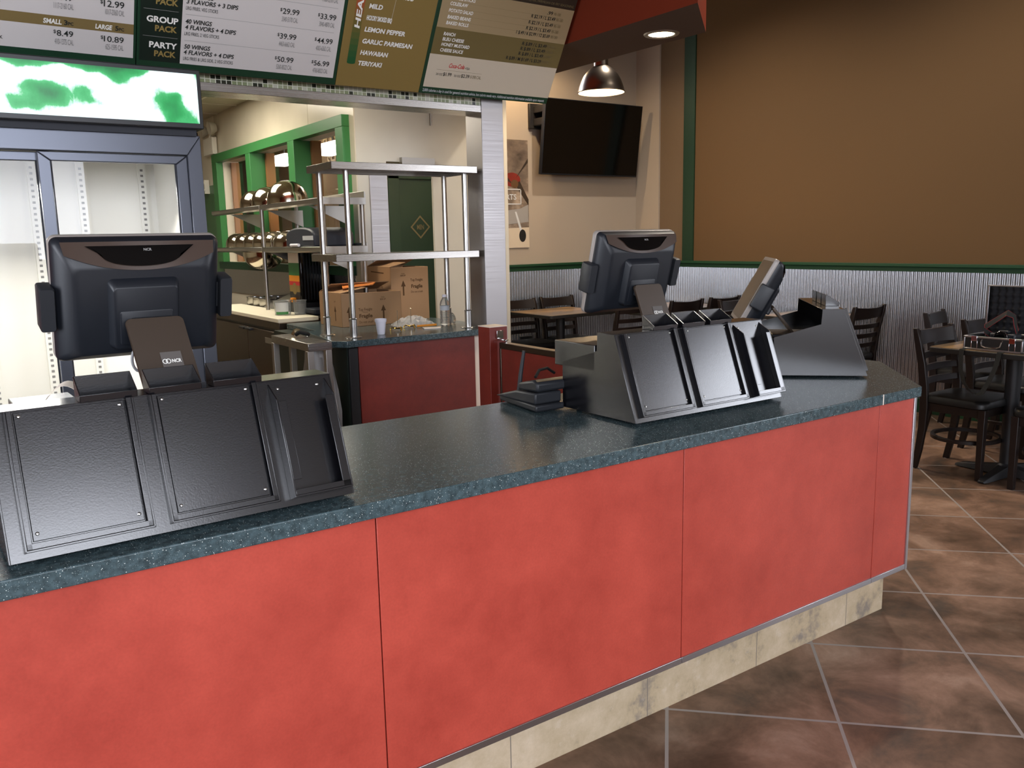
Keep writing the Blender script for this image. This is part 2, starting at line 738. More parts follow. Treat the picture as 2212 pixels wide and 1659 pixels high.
mat_stone()
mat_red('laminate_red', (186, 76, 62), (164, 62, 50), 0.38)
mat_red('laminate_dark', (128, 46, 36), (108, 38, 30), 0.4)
mat_floor()
mat_base_tile()
mat_mosaic()
mat_wood_top()
mat_sign()
mat_corrugated()
mat_frp('frp_white', (214, 210, 196))
mat_frp('frp_steel', (222, 212, 192))
mat_brushed('brushed_v', (168, 164, 164), 0.36, 'x')
mat_brushed('brushed_h', (168, 164, 160), 0.27, 'x')
mat_poster()
mat_powder()
# ------------------------------------------------------------------ the room
ZK = 2.745     # kitchen and corridor ceiling
ZD = 4.0       # dining room and shop ceiling

struct('floor', MB().box((-4.4, -4.8, -0.06), (6.9, 9.8, 0)), 'floor_tile', smooth=0)
struct('ceiling', MB().box((-4.4, -4.8, ZD), (6.9, 5.9, ZD + 0.1)), 'dark_ceiling', smooth=0)
struct('ceiling_kitchen', MB().box((-1.7, 3.0, ZK), (3.66, 9.8, ZK + 0.08)), 'ceiling_tile', smooth=0)
mb = MB()
for yy in (4.2, 4.81, 5.42, 6.03, 6.64, 7.25, 7.86, 8.47):
    mb.box((-1.6, yy, ZK - 0.006), (2.6, yy + 0.024, ZK))
for xx in (-0.85, -0.24, 0.37, 0.98, 1.59, 2.2):
    mb.box((xx, 3.0, ZK - 0.006), (xx + 0.024, 9.6, ZK))
struct('trim_1', mb, 'white_paint', smooth=0)

# shop-front wall behind the camera, glazed in three bays
mb = MB()
mb.box((-4.4, -4.72, 0), (6.9, -4.56, 1.2)).box((-4.4, -4.72, 3.3), (6.9, -4.56, ZD))
for a, b in ((-4.4, -2.1), (-0.4, -0.1), (1.6, 6.9)):
    mb.box((a, -4.72, 1.2), (b, -4.56, 3.3))
struct('wall_front', mb, 'tan_wall', smooth=0)
struct('wall_left', MB().box((-4.4, -4.7, 0), (-4.25, 2.9, 0.3)).box((-4.4, -4.7, 2.9), (-4.25, 2.9, ZD)).box((-4.4, -4.7, 0.3), (-4.25, -3.1, 2.9)).box((-4.4, 0.5, 0.3), (-4.25, 2.9, 2.9)), 'tan_wall', smooth=0)  # its opening is added to let extra daylight reach the dining room
struct('wall_right', MB().box((6.55, -2.3, 0), (6.75, 5.6, ZD)).box((6.55, -4.7, 0), (6.75, -4.3, ZD)).box((6.55, -4.3, 0), (6.75, -2.3, 0.8)).box((6.55, -4.3, 3.2), (6.75, -2.3, ZD)), 'brown_wall', smooth=0)
struct('wall_back', MB().box((4.6, 5.42, 0), (6.56, 5.8, ZD)), 'tan_wall', smooth=0)
struct('trim_2', MB().box((6.53, 5.07, 1.19), (6.56, 5.42, ZD)), 'tan_wall', smooth=0)   # pale return beside the corner

# mural panel on the right wall with its green border
struct('wall_mural', MB().box((6.525, -1.4, 1.196), (6.552, 4.552, 3.96)), 'mural_brown', smooth=0)
struct('trim_3', MB().box((6.51, 4.552, 1.18), (6.552, 4.70, ZD)), 'deep_green', smooth=0)

# corrugated metal dado with a green rail above and a green skirting below
PITCH, AMP = 0.0325, 0.0095


def corrugated(p0, p1, nrm, z0, z1):
    p0, p1, nrm = Vector(p0), Vector(p1), Vector(nrm)
    L = (p1 - p0).length
    d = (p1 - p0) / L
    k = int(L / PITCH * 8)
    mb = MB()
    vs, fs = [], []
    for i in range(k + 1):
        s = L * i / k
        p = p0 + d * s + nrm * (AMP + AMP * math.cos(2 * PI * s / PITCH))
        vs += [(p.x, p.y, z0), (p.x, p.y, z1)]
    for i in range(k):
        fs.append((2 * i, 2 * i + 2, 2 * i + 3, 2 * i + 1))
    mb.add(vs, fs)
    return mb


struct('wall_dado_back', corrugated((4.6, 5.416, 0), (6.53, 5.416, 0), (0, -1, 0), 0.1, 1.14), 'corrugated', smooth=80)
struct('wall_dado_right', corrugated((6.545, 5.41, 0), (6.545, -2.0, 0), (-1, 0, 0), 0.1, 1.14), 'corrugated', smooth=80)
for nm, a, b in (('trim_4', (4.6, 5.385, 1.132), (6.55, 5.42, 1.176)), ('trim_5', (6.51, -2.0, 1.132), (6.55, 5.42, 1.170))):
    mb = MB().box(a, b)
    if nm == 'trim_4':
        mb.box((4.6, 5.365, 1.176), (6.55, 5.42, 1.20))
    else:
        mb.box((6.49, -2.0, 1.170), (6.55, 5.42, 1.196))
    struct(nm, mb, 'dark_green', bevel=0.003)
struct('baseboard_back', MB().box((4.6, 5.385, 0), (6.5, 5.42, 0.11)), 'dark_green')
struct('baseboard_right', MB().box((6.50, -4.5, 0), (6.55, 5.42, 0.11)), 'dark_green')

# dropped bulkhead over the end of the counter
mb = MB()
ZB = 2.604
poly = [(3.30, 1.54), (3.81, 1.95), (3.81, 5.42), (3.30, 5.42)]
mb.add([(x, y, ZB) for x, y in poly] + [(x, y, ZD) for x, y in poly],
       [(0, 1, 2, 3)], 0)
mb.add([(x, y, ZB) for x, y in poly] + [(x, y, ZD) for x, y in poly],
       [(0, 1, 5, 4), (1, 2, 6, 5), (2, 3, 7, 6), (3, 0, 4, 7), (4, 5, 6, 7)], 1)
struct('ceiling_bulkhead', mb, ['soffit_brown', 'soffit_red'], smooth=0)

# pass wall between shop and kitchen: header, tiled strip, steel-clad jamb
mb = MB()
mb.box((-4.3, 2.85, 0), (1.0, 3.0, ZD)).box((1.0, 2.85, 2.215), (2.992, 3.0, ZD)).box((2.992, 2.85, 2.62), (3.30, 3.0, ZD))
struct('wall_pass', mb, 'soffit_red', smooth=0)
struct('trim_6', MB().box((-1.5, 2.838, 2.251), (2.992, 2.851, 2.62)), 'mosaic', smooth=0)
struct('trim_7', MB().box((0.98, 2.832, 2.21), (2.835, 3.01, 2.251)), 'brushed_h', bevel=0.002)
mb = MB().box((2.835, 2.83, 0), (2.992, 3.01, 2.515))
struct('wall_jamb', mb, 'brushed_v', bevel=0.002)

# kitchen shell
mb = MB()
X0, X1 = 2.6, 2.76
mb.box((X0, 4.255, 0), (X1, 9.7, 1.25)).box((X0, 4.255, 2.28), (X1, 9.7, ZK))
mb.box((X0, 4.255, 1.25), (X1, 4.31, 2.28)).box((X0, 7.24, 1.25), (X1, 9.7, 2.28))
struct('wall_kitchen_right', mb, 'cream_wall', smooth=0)
mb = MB()
for a, b in ((4.102, 4.93), (4.936, 7.40)):
    mb.box((2.592, a, 2.30), (2.6, b, ZK))
mb.box((2.592, 4.102, 0.3), (2.6, 4.2, 2.30))
struct('wall_panel_right', mb, 'frp_steel', smooth=0)
struct('wall_wainscot_right', MB().box((2.590, 7.42, 0), (2.6, 9.6, 2.07)), 'green_tile', smooth=0)
struct('wall_backsplash', MB().box((2.588, 4.2, 0.98), (2.6, 7.4, 1.22)), 'brushed_h', smooth=0)
mb = MB()
mb.box((2.6, 4.1, 0), (2.83, 4.25, ZK)).box((2.83, 4.1, 2.03), (3.215, 4.25, ZK)).box((3.215, 4.1, 0), (3.9, 4.125, ZK))
struct('wall_kitchen_back', mb, 'frp_white', smooth=0)
mb = MB().box((2.688, 4.09, 0), (2.83, 4.26, 2.0))
struct('trim_8', mb, 'brushed_v', bevel=0.002)
struct('trim_9', MB().box((3.205, 4.088, 2.3), (3.209, 4.1, ZK)).box((2.94, 4.06, 2.005), (3.215, 4.1, 2.06)), 'steel_soft', smooth=0)
struct('wall_kitchen_left', MB().box((-1.75, 3.0, 0), (-1.6, 9.7, ZK)), 'cream_wall', smooth=0)
struct('wall_kitchen_far', MB().box((-1.75, 9.6, 0), (3.66, 9.75, ZK)), 'cream_wall', smooth=0)

# corridor beyond the kitchen windows
struct('wall_corridor_right', MB().box((3.45, 5.95, 0), (3.6, 9.7, ZK)), 'mural_wood', smooth=0)
struct('wall_restroom', MB().box((3.45, 5.8, 0), (4.75, 5.95, ZK)), 'tan_wall', smooth=0)
d1 = MB().box((3.69, 5.76, 0), (3.80, 5.805, 2.12)).box((4.66, 5.76, 0), (4.75, 5.805, 2.12)).box((3.69, 5.76, 2.04), (4.75, 5.805, 2.12))
d1 = struct('door_1', d1, 'deep_green', bevel=0.003)
d1['kind'] = 'structure'
mesh_obj('door_leaf', MB().box((3.80, 5.775, 0.01), (4.66, 5.80, 2.04)), 'deep_green', d1, bevel=0.002)
mb = MB()
cx, cz, hw, hh = 4.02, 1.588, 0.108, 0.112
for k in (1.0,):
    o_ = [(cx, cz + hh), (cx + hw, cz), (cx, cz - hh), (cx - hw, cz)]
    i_ = [(cx, cz + hh * 0.82), (cx + hw * 0.82, cz), (cx, cz - hh * 0.82), (cx - hw * 0.82, cz)]
    for i in range(4):
        j = (i + 1) % 4
        mb.quad((o_[i][0], 5.773, o_[i][1]), (o_[j][0], 5.773, o_[j][1]), (i_[j][0], 5.773, i_[j][1]), (i_[i][0], 5.773, i_[i][1]))
put_text(mb, 'MEN', (0, 5.7735, 0), (1, 0, 0), (0, 0, 1), cx, cz - 0.022, 0.044, 0.075, bold=0.02, align='C')
tag(mesh_obj('door_sign', mb, 'text_tan', d1, smooth=0), 'pale diamond outline with the word MEN')
mb = MB()
put_text(mb, 'FLAVOR', (3.445, 0, 0), (0, -1, 0), (0, 0, 1), -6.68, 2.42, 0.11, 0.62, bold=0.03, shear=0.1)
put_text(mb, 'SHINE', (3.445, 0, 0), (0, -1, 0), (0, 0, 1), -6.60, 2.20, 0.11, 0.52, bold=0.03, shear=0.1)
struct('wall_lettering', mb, 'board_tan', smooth=0)

# windows between kitchen and corridor: green frames with timber linings
W1 = thing('window_1', None, None, (2.6, 5.785, 1.25))
W1['kind'] = 'structure'
FX0, FX1 = 2.535, 2.605


def bx(name, a, b, mat, bevel=0.003):
    return mesh_obj(name, MB().box(a, b), mat, W1, bevel, world=True)


bx('window_head', (FX0, 4.18, 2.27), (FX1, 7.39, 2.352), 'kitchen_green')
bx('window_sill', (FX0, 4.18, 1.215), (FX1, 7.39, 1.285), 'dark_green')
for a, b in ((4.18, 4.305), (7.24, 7.39)):
    bx('stile', (FX0, a, 1.285), (FX1, b, 2.27), 'kitchen_green')
for a, b in ((5.125, 5.262), (6.21, 6.33)):
    bx('mullion', (FX0, a, 1.285), (2.70, b, 2.27), 'kitchen_green')
for a, b in ((4.305, 5.125), (5.262, 6.21), (6.33, 7.24)):
    bx('pane', (2.668, a, 1.285), (2.672, b, 2.27), 'glass_pane', 0)
    bx('timber_lining', (2.675, b - 0.04, 1.285), (2.755, b, 2.27), 'wood_trim', 0.002)

struct('ground_outside', MB().box((-30, -40, -0.3), (30, -4.8, -0.12)), 'outside_ground', smooth=0)

# ------------------------------------------------------------------ ceiling lamps
for i, (a, b, lb) in enumerate((((0.95, 5.1, ZK), (2.15, 6.32, ZK), 'white fluorescent ceiling panel seen above the drink cooler'),
                                ((1.15, 3.12, ZK), (2.35, 3.72, ZK), 'unseen ceiling panel added just inside the kitchen to light the pass'))):  # the second panel is out of view, added to light the pass counter
    r = thing('ceiling_light', lb, 'ceiling light', ((a[0] + b[0]) / 2, (a[1] + b[1]) / 2, ZK), group='kitchen ceiling panels')
    fr_ = MB()
    for p, q in (((a[0], a[1]), (b[0], a[1] + 0.03)), ((a[0], b[1] - 0.03), (b[0], b[1])), ((a[0], a[1]), (a[0] + 0.03, b[1])), ((b[0] - 0.03, a[1]), (b[0], b[1]))):
        fr_.box((p[0], p[1], ZK - 0.014), (q[0], q[1], ZK))
    mesh_obj('frame', fr_, 'white_paint', r, world=True)
    mesh_obj('diffuser', MB().box((a[0] + 0.03, a[1] + 0.03, ZK - 0.010), (b[0] - 0.03, b[1] - 0.03, ZK - 0.004)), 'panel_light', r, world=True)
for lb, x, y in (('white hanging light seen through the kitchen window nearest the doorway', 3.1, 5.65),
                 ('white hanging light seen through the middle kitchen window', 3.1, 6.84)):
    r = thing('hanging_light', lb, 'light', (x, y, 2.24), group='corridor lights')
    mesh_obj('light_box', MB().box((-0.12, -0.30, 0), (0.12, 0.30, 0.075)), 'hall_light', r, bevel=0.012)
    mesh_obj('rod', MB().cyl((0, 0, 0.075), (0, 0, ZK - 2.24), 0.006), 'iron', r)

# recessed downlight in the bulkhead
r = thing('downlight', 'round recessed downlight glowing in the brown bulkhead', 'downlight', (3.62, 2.114, ZB))
mesh_obj('trim_ring', MB().lathe([(0.074, -0.002), (0.080, -0.007), (0.098, -0.006), (0.103, 0.0)], n=40), 'alu_trim', r)
mesh_obj('bulb', MB().lathe([(0.0, -0.004), (0.074, -0.002)], n=40), 'bulb', r)
lamp('downlight_lamp', 'SPOT', (3.62, 2.114, 2.58), 25, (1.0, 0.86, 0.66), 0.07, spot=1.5)


def pendant(x, y, z, lb):
    r = thing('pendant_lamp', lb, 'pendant lamp', (x, y, z), group='dome pendants over the dining tables')
    out = [(0.181, 0.0), (0.185, 0.005), (0.181, 0.010), (0.172, 0.045), (0.158, 0.085), (0.137, 0.125), (0.108, 0.160), (0.075, 0.187), (0.056, 0.199)]
    mesh_obj('lamp_shade', MB().lathe(out, n=48), 'shade_metal', r)
    mesh_obj('shade_lining', MB().lathe([(p[0] - 0.004, p[1] + (0.001 if i else 0.002)) for i, p in enumerate(out)], n=48), 'shade_inside', r)
    mesh_obj('collar', MB().lathe([(0.056, 0.199), (0.056, 0.26), (0.05, 0.268), (0.0, 0.268)], n=32), 'shade_metal', r)
    mesh_obj('cord', MB().cyl((0, 0, 0.268), (0, 0, ZD - z), 0.004, n=8), 'iron', r)
    mesh_obj('bulb', MB().lathe([(0.0, 0.07), (0.03, 0.08), (0.04, 0.105), (0.03, 0.14), (0.018, 0.17), (0.018, 0.2)], n=20), 'bulb', r)
    lamp('pendant_light', 'POINT', (x, y, z + 0.05), 34, (1.0, 0.72, 0.42), 0.04)


pendant(4.478, 3.63, 2.562, 'brushed metal dome pendant lamp glowing above the wall television')
pendant(4.75, 5.0, 3.25, 'dome pendant lamp near the tan wall, hidden behind the menu board corner')

# unseen ceiling lamps, added to brighten the dining room and even out the mural
for lb, x, y in (('unseen lamp added high over the right wall tables, nearer the window side', 4.9, 1.2),
                 ('unseen lamp added high over the right wall tables, nearer the corner', 4.9, 3.6)):
    r = thing('added_ceiling_lamp', lb, 'downlight', (x, y, ZD), group='added dining lamps')
    mesh_obj('trim_ring', MB().lathe([(0.074, -0.002), (0.080, -0.007), (0.098, -0.006), (0.103, 0.0)], n=32), 'alu_trim', r)
    mesh_obj('bulb', MB().lathe([(0.0, -0.004), (0.074, -0.002)], n=32), 'bulb', r)
    lamp('added_ceiling_spot', 'SPOT', (x, y, ZD - 0.02), 170, (1.0, 0.88, 0.74), 0.07, spot=2.6)
# ------------------------------------------------------------------ front counter
ZT = 0.914
r = thing('service_counter', 'long red laminate service counter with grey trim and stone kick base', 'counter', (0.9, 0.35, 0))
mb = MB()
mb.prism([(-1.6, 0.05, 0.222), (2.81, 0.05, 0.222), (3.23, 0.47, 0.222), (3.23, 0.72, 0.222), (-1.6, 0.72, 0.222)], (0, 0, 0.654))
mesh_obj('carcass', mb, 'board_black', r, world=True)
for a, b in ((-1.6, -0.256), (-0.253, 0.6993), (0.7023, 1.6544), (1.6574, 2.6147), (2.6177, 2.829)):
    mesh_obj('front_panel', MB().box((a, 0.030, 0.238), (b, 0.05, 0.877)), 'laminate_red', r, bevel=0.0012, world=True)
mesh_obj('corner_panel', MB().prism([(2.833, 0.032, 0.238), (3.247, 0.446, 0.238), (3.233, 0.46, 0.238), (2.819, 0.046, 0.238)], (0, 0, 0.639)), 'laminate_red', r, world=True)
mesh_obj('end_panel', MB().box((3.23, 0.47, 0.238), (3.248, 0.72, 0.877)), 'laminate_red', r, bevel=0.001, world=True)
for a, b in ((-1.6, 0.70), (0.7015, 1.655), (1.657, 2.6155), (2.6175, 2.832)):
    mesh_obj('bottom_strip', MB().box((a, 0.0265, 0.2199), (b, 0.05, 0.2385)), 'alu_trim', r, bevel=0.0008, world=True)
mesh_obj('corner_strip', MB().box((2.8285, 0.0255, 0.2195), (2.8425, 0.05, 0.877)), 'alu_trim', r, bevel=0.001, world=True)
mesh_obj('kick_base', MB().prism([(-1.6, 0.1486, 0), (2.898, 0.1486, 0), (3.2, 0.45, 0), (3.2, 0.7, 0), (-1.6, 0.7, 0)], (0, 0, 0.222)), 'base_tile', r, world=True, smooth=0)

r = solo('countertop', MB().prism([(-1.6, 0.0, 0.8772), (2.823, 0.0, 0.8772), (3.262, 0.432, 0.8772), (3.262, 0.745, 0.8772), (3.262, 1.06, 0.8772),
                                   (2.50, 1.06, 0.8772), (2.42, 0.745, 0.8772), (-1.6, 0.745, 0.8772)], (0, 0, 0.0368)),
         'stone_top', 'dark green speckled stone countertop on the long red counter', 'countertop', bevel=0.0025)
tag(mesh_obj('seam_strip', MB().box((2.583, -0.001, 0.878), (2.587, 0.004, 0.9135)), 'paper', r), 'pale seam line in the stone edge')

# ------------------------------------------------------------------ register stands


SL = 0.657
FA = math.atan2(0.253, 0.095)          # slope of the front face
FW = Vector((0, math.cos(FA), math.sin(FA)))
FN = Vector((0, -math.sin(FA), math.cos(FA)))


def fp(u, w, h=0.0):
    """point on the sloping face: u along, w up the slope, h proud of it"""
    return Vector((u, 0, 0.008)) + FW * w + FN * h


def fbox(mb, u0, u1, w0, w1, h0, h1, m=0):
    c = [fp(u, w, h) for h in (h0, h1) for w in (w0, w1) for u in (u0, u1)]
    mb.add(c, [(0, 2, 3, 1), (4, 5, 7, 6), (0, 1, 5, 4), (1, 3, 7, 5), (3, 2, 6, 7), (2, 0, 4, 6)], m)


def register_stand(name, label, loc, rot, L=SL, housing=None, group='black register stands on the counter'):
    r = thing(name, label, 'register stand', loc, rot, group)
    prof = [(0, 0.008), (0.095, 0.261), (0.172, 0.261), (0.175, 0.205), (0.345, 0.155), (0.345, 0.008)]
    for u in (0.0, L - 0.003):
        mesh_obj('side_panel', MB().prism([(u, v, z) for v, z in prof], (0.003, 0, 0)), 'black_powder', r, bevel=0.0008)
    mb = MB()
    fbox(mb, 0.003, L - 0.003, 0.0, 0.2702, -0.003, 0.0)
    mesh_obj('face_plate', mb, 'black_powder', r, bevel=0.0006)
    mesh_obj('top_plate', MB().box((0, 0.093, 0.259), (L, 0.173, 0.262)), 'black_powder', r, bevel=0.0008)
    mesh_obj('deck', MB().box((0.003, 0.10, 0.135), (L - 0.003, 0.335, 0.140)).box((0.003, 0.01, 0.008), (L - 0.003, 0.343, 0.011)), 'black_powder', r)
    for u in (0.04, L - 0.04):
        for v in (0.03, 0.31):
            mesh_obj('foot', MB().cyl((u, v, 0), (u, v, 0.009), 0.009, n=14), 'rubber', r)
    sc = L / SL
    # two card frames: raised channel on three sides around a recessed sheet
    for a, b in ((0.026 * sc, 0.244 * sc), (0.273 * sc, 0.489 * sc)):
        mb = MB()
        fbox(mb, a, a + 0.004, 0.014, 0.268, 0, 0.013)
        fbox(mb, a + 0.004, a + 0.013, 0.018, 0.268, 0.010, 0.013)
        fbox(mb, b - 0.004, b, 0.014, 0.268, 0, 0.013)
        fbox(mb, b - 0.013, b - 0.004, 0.018, 0.268, 0.010, 0.013)
        fbox(mb, a, b, 0.014, 0.018, 0, 0.013)
        fbox(mb, a + 0.004, b - 0.004, 0.018, 0.029, 0.010, 0.013)
        f = mesh_obj('card_frame', mb, 'black_powder', r, bevel=0.0008)
        mb = MB()
        fbox(mb, a + 0.016, b - 0.016, 0.032, 0.266, 0.0, 0.0035)
        mesh_obj('backing_sheet', mb, 'black_powder', f, bevel=0.001)
        for (u, w) in ((a + 0.024, 0.258), (b - 0.024, 0.258), (a + 0.024, 0.045), (b - 0.024, 0.045)):
            mesh_obj('screw', MB().lathe([(0, 0.0022), (0.0022, 0.0018), (0.0036, 0)], fp(u, w, 0.0035), n=10,
                                         ax=Matrix((Vector((1, 0, 0)), FW, FN)).transposed()), 'steel', f)
    # narrow deep pocket
    a, b = 0.513 * sc, 0.643 * sc
    mb = MB()
    for u in (a, b - 0.003):
        mb.prism([fp(u, 0.017), fp(u, 0.262), fp(u, 0.222, 0.034), fp(u, 0.017, 0.034)], (0.003, 0, 0))
    fbox(mb, a, b, 0.014, 0.018, 0, 0.034)
    fbox(mb, a + 0.003, a + 0.021, 0.05, 0.218, 0.031, 0.034)
    fbox(mb, b - 0.021, b - 0.003, 0.018, 0.218, 0.031, 0.034)
    fbox(mb, a + 0.003, b - 0.003, 0.018, 0.030, 0.031, 0.034)
    f = mesh_obj('leaflet_pocket', mb, 'black_powder', r, bevel=0.0007)
    for u in (a + 0.02, b - 0.02):
        mesh_obj('screw', MB().lathe([(0, 0.0022), (0.0022, 0.0018), (0.0036, 0)], fp(u, 0.25, 0), n=10,
                                     ax=Matrix((Vector((1, 0, 0)), FW, FN)).transposed()), 'steel', f)
    # three small open bins along the top edge
    for a, b in ((0.152 * sc, 0.254 * sc), (0.276 * sc, 0.376 * sc), (0.400 * sc, 0.500 * sc)):
        mb = MB()
        y0, z0 = 0.088, 0.2625
        for u in (a, b - 0.002):
            mb.prism([(u, y0, z0), (u, y0 - 0.003, z0 + 0.013), (u, y0 + 0.048, z0 + 0.044), (u, y0 + 0.05, z0)], (0.002, 0, 0))
        mb.box((a, y0 + 0.048, z0), (b, y0 + 0.050, z0 + 0.044))
        mb.prism([(a, y0, z0), (a, y0 - 0.003, z0 + 0.013), (a, y0 - 0.001, z0 + 0.013), (a, y0 + 0.002, z0)], (b - a, 0, 0))
        mb.box((a, y0, z0), (b, y0 + 0.05, z0 + 0.002))
        mesh_obj('top_bin', mb, 'black_powder', r, bevel=0.0006)
    if housing:
        u0, u1, v0, v1, z0, z1 = housing
        mesh_obj('printer_shelf', MB().box((u0, v0, z0), (u1, v1, z1)), 'black_powder', r, bevel=0.002)
    return r


register_stand('register_stand', 'black metal register stand nearest the camera, left end of counter', (0.014, 0.047, ZT), math.radians(1.66), housing=(0.082, 0.205, 0.16, 0.565, 0.1405, 0.213))
register_stand('register_stand', 'black metal register stand in the middle, beside the desk phone', (1.608, 0.176, ZT), math.radians(-0.5), housing=(0.0, 0.225, 0.185, 0.385, 0.142, 0.222))
register_stand('register_stand', 'black metal register stand turned sideways at the far chamfered corner', (2.842, 0.224, ZT), math.radians(45), L=0.585)

# ------------------------------------------------------------------ register terminals (seen from behind)


def terminal(label, loc, rot, top_v, tilt, cx, cable=False, yaw_=0.0, cz=None):
    """loc: stand origin; everything in the stand's own frame"""
    r = thing('register_terminal', label, 'register terminal', loc, rot, 'touch-screen registers')
    H, Wd = 0.280, 0.352
    ty = math.radians(tilt)
    # monitor frame: A right, B up the panel, C out of its back (towards the customer)
    A = Vector((math.cos(yaw_), math.sin(yaw_), 0))
    back = Vector((math.sin(yaw_), -math.cos(yaw_), 0))
    B = (Vector((0, 0, 1)) * math.cos(ty) + back * math.sin(ty))
    Cn = (back * math.cos(ty) - Vector((0, 0, 1)) * math.sin(ty))
    ztop = cz
    centre = Vector((cx, top_v, ztop)) - B * (H / 2)
    M4 = Matrix((A, B, Cn)).transposed().to_4x4()
    M4.translation = centre

    def ring(w, h, rr, c, db=0.0, n=5):
        return [(x, y + db, c) for x, y in rrect(w, h, rr, n)]
    mb = MB()
    mb.M = M4
    mb.loft([ring(Wd - 0.004, H - 0.004, 0.014, -0.016), ring(Wd, H, 0.016, -0.012), ring(Wd, H, 0.016, 0.0), ring(Wd - 0.004, H - 0.004, 0.014, 0.003)])
    mesh_obj('bezel', mb, 'bezel_grey', r)
    mb = MB()
    mb.M = M4
    mb.quad(*[(x, y, -0.0165) for x, y in rrect(Wd - 0.03, H - 0.03, 0.006)])
    mesh_obj('screen', mb, 'tv_black', r)
    mb = MB()
    mb.M = M4
    mb.loft([ring(Wd - 0.003, H - 0.003, 0.015, 0.002), ring(Wd - 0.003, H - 0.003, 0.015, 0.012), ring(Wd - 0.016, H - 0.014, 0.015, 0.026), ring(Wd - 0.064, H - 0.078, 0.016, 0.052, -0.014), ring(Wd - 0.08, H - 0.094, 0.016, 0.054, -0.014)], cap0=False)
    mesh_obj('rear_shell', mb, 'black_plastic', r)
    # brow panel with the customer display in it; its lower edge sags in the middle
    mb = MB()
    mb.M = M4
    n = 24
    top, bot = [], []
    for i in range(n + 1):
        t_ = -1 + 2 * i / n
        x = t_ * (Wd / 2 - 0.022)
        sag = 0.032 * (1 - t_ * t_)
        yb = H / 2 - 0.030 - sag
        cb = 0.0285 + 0.026 * min(1.0, max(0.0, (H / 2 - 0.007 - yb) / 0.046)) + 0.0035
        top.append((t_ * (Wd / 2 - 0.018), H / 2 - 0.006, 0.0285))
        bot.append((x, yb, cb))
    vs_ = top + bot
    mb.add(vs_, [(i, i + 1, n + 2 + i, n + 1 + i) for i in range(n)])
    vs2 = [(p[0], p[1] - 0.002, p[2] - 0.008) for p in bot]
    mb.add(bot + vs2, [(i, i + 1, n + 2 + i, n + 1 + i) for i in range(n)])
    br_ = mesh_obj('brow_panel', mb, 'warm_reflection', r)
    mb = MB()
    mb.M = M4
    top, bot = [], []
    for i in range(n + 1):
        t_ = -1 + 2 * i / n
        yb = H / 2 - 0.030 - 0.022 * (1 - t_ * t_) ** 0.5 * 1.0
        top.append((t_ * 0.112, H / 2 - 0.013, 0.0285 + 0.026 * 0.006 / 0.046 + 0.005))
        bot.append((t_ * 0.082 * (1 + 0.12 * (1 - abs(t_))), yb, 0.0285 + 0.026 * min(1.0, (H / 2 - 0.007 - yb) / 0.046) + 0.005))
    mb.add(top + bot, [(i, i + 1, n + 2 + i, n + 1 + i) for i in range(n)])
    mesh_obj('customer_display', mb, 'black_gloss', br_)
    mb = MB()
    mb.M = M4
    pd = Vector((0, H / 2 - 0.0235, 0.0285 + 0.026 * 0.0165 / 0.046 + 0.0052))
    slope = Vector((0, -0.046, 0.026)).normalized()
    put_text(mb, 'NCR', pd, (-1 * -1, 0, 0), -slope, 0.004, 0.0, 0.0055, 0.017, bold=0.03, lift=0.001)
    for sx in (-0.004, -0.010):
        mb.tube([pd + Vector((sx + 0.0035 * math.cos(a), 0, 0)) + slope * (-0.0027 + 0.0035 * math.sin(a)) + slope.cross(Vector((1, 0, 0))) * -0.001 for a in [2 * PI * k / 16 for k in range(16)]], 0.0006, n=5, closed=True)
    mesh_obj('display_logo', mb, 'text_grey', br_, smooth=0)
    # raised mounting block with recessed plate
    mb = MB()
    mb.M = M4
    mb.loft([ring(0.150, 0.160, 0.012, 0.050, -0.020), ring(0.146, 0.156, 0.012, 0.060, -0.021), ring(0.134, 0.142, 0.010, 0.074, -0.026), ring(0.130, 0.138, 0.010, 0.075, -0.026)], cap0=False)
    blk = mesh_obj('mount_block', mb, 'black_plastic', r)
    mb = MB()
    mb.M = M4
    mb.loft([ring(0.112, 0.078, 0.006, 0.0745, -0.048), ring(0.112, 0.078, 0.006, 0.0765, -0.048), ring(0.109, 0.075, 0.005, 0.0775, -0.048)], cap0=False)
    mesh_obj('mount_cover', mb, 'black_plastic', blk)
    # speaker grilles
    for sx in (-1, 1):
        mb = MB()
        mb.M = M4
        for i in range(9):
            for j in range(5):
                x, y = sx * 0.098 + (i - 4) * 0.0055 + (0.0027 if j % 2 else 0), -H / 2 + 0.030 + j * 0.0055
                mb.lathe([(0.0, 0.0045), (0.0013, 0.004), (0.0016, 0.002)], (x, y, 0.0488), n=6)
        mesh_obj('speaker_grille', mb, 'rubber', r)
    # card readers on both flanks
    for sx in (-1, 1):
        mb = MB()
        mb.M = M4
        x = sx * (Wd / 2 + 0.012)
        mb.loft([[(x + p[0] * 1.0, p[1] - 0.004 - (0.008 if sx < 0 else 0), c) for p in rrect(0.03 * k, 0.098 * k2, 0.006)] for c, k, k2 in ((-0.014, 0.9, 0.94), (-0.010, 1, 1), (0.032, 1, 1), (0.037, 0.9, 0.95))])
        mb.box((sx * (Wd / 2 - 0.012), -0.03, 0.0), (sx * (Wd / 2 + 0.004), 0.03, 0.02))
        mesh_obj('card_reader', mb, 'dark_plastic', r)
    # neck plate, hinge, foot
    hb = centre + B * (-0.030) + Cn * 0.078
    foot = Vector((cx + 0.035, 0.235, 0.141))
    d = (hb + back * 0.015 - foot)
    ax = d.normalized()
    hb = hb + Vector((0.012, 0, 0))
    d = (hb + back * 0.015 - foot)
    ax = d.normalized()
    nrm = ax.cross(Vector((1, 0, 0))).normalized()
    if nrm.y > 0:
        nrm = -nrm
    Mn = Matrix((Vector((1, 0, 0)), ax, nrm)).transposed().to_4x4()
    Mn.translation = foot
    LN = d.length
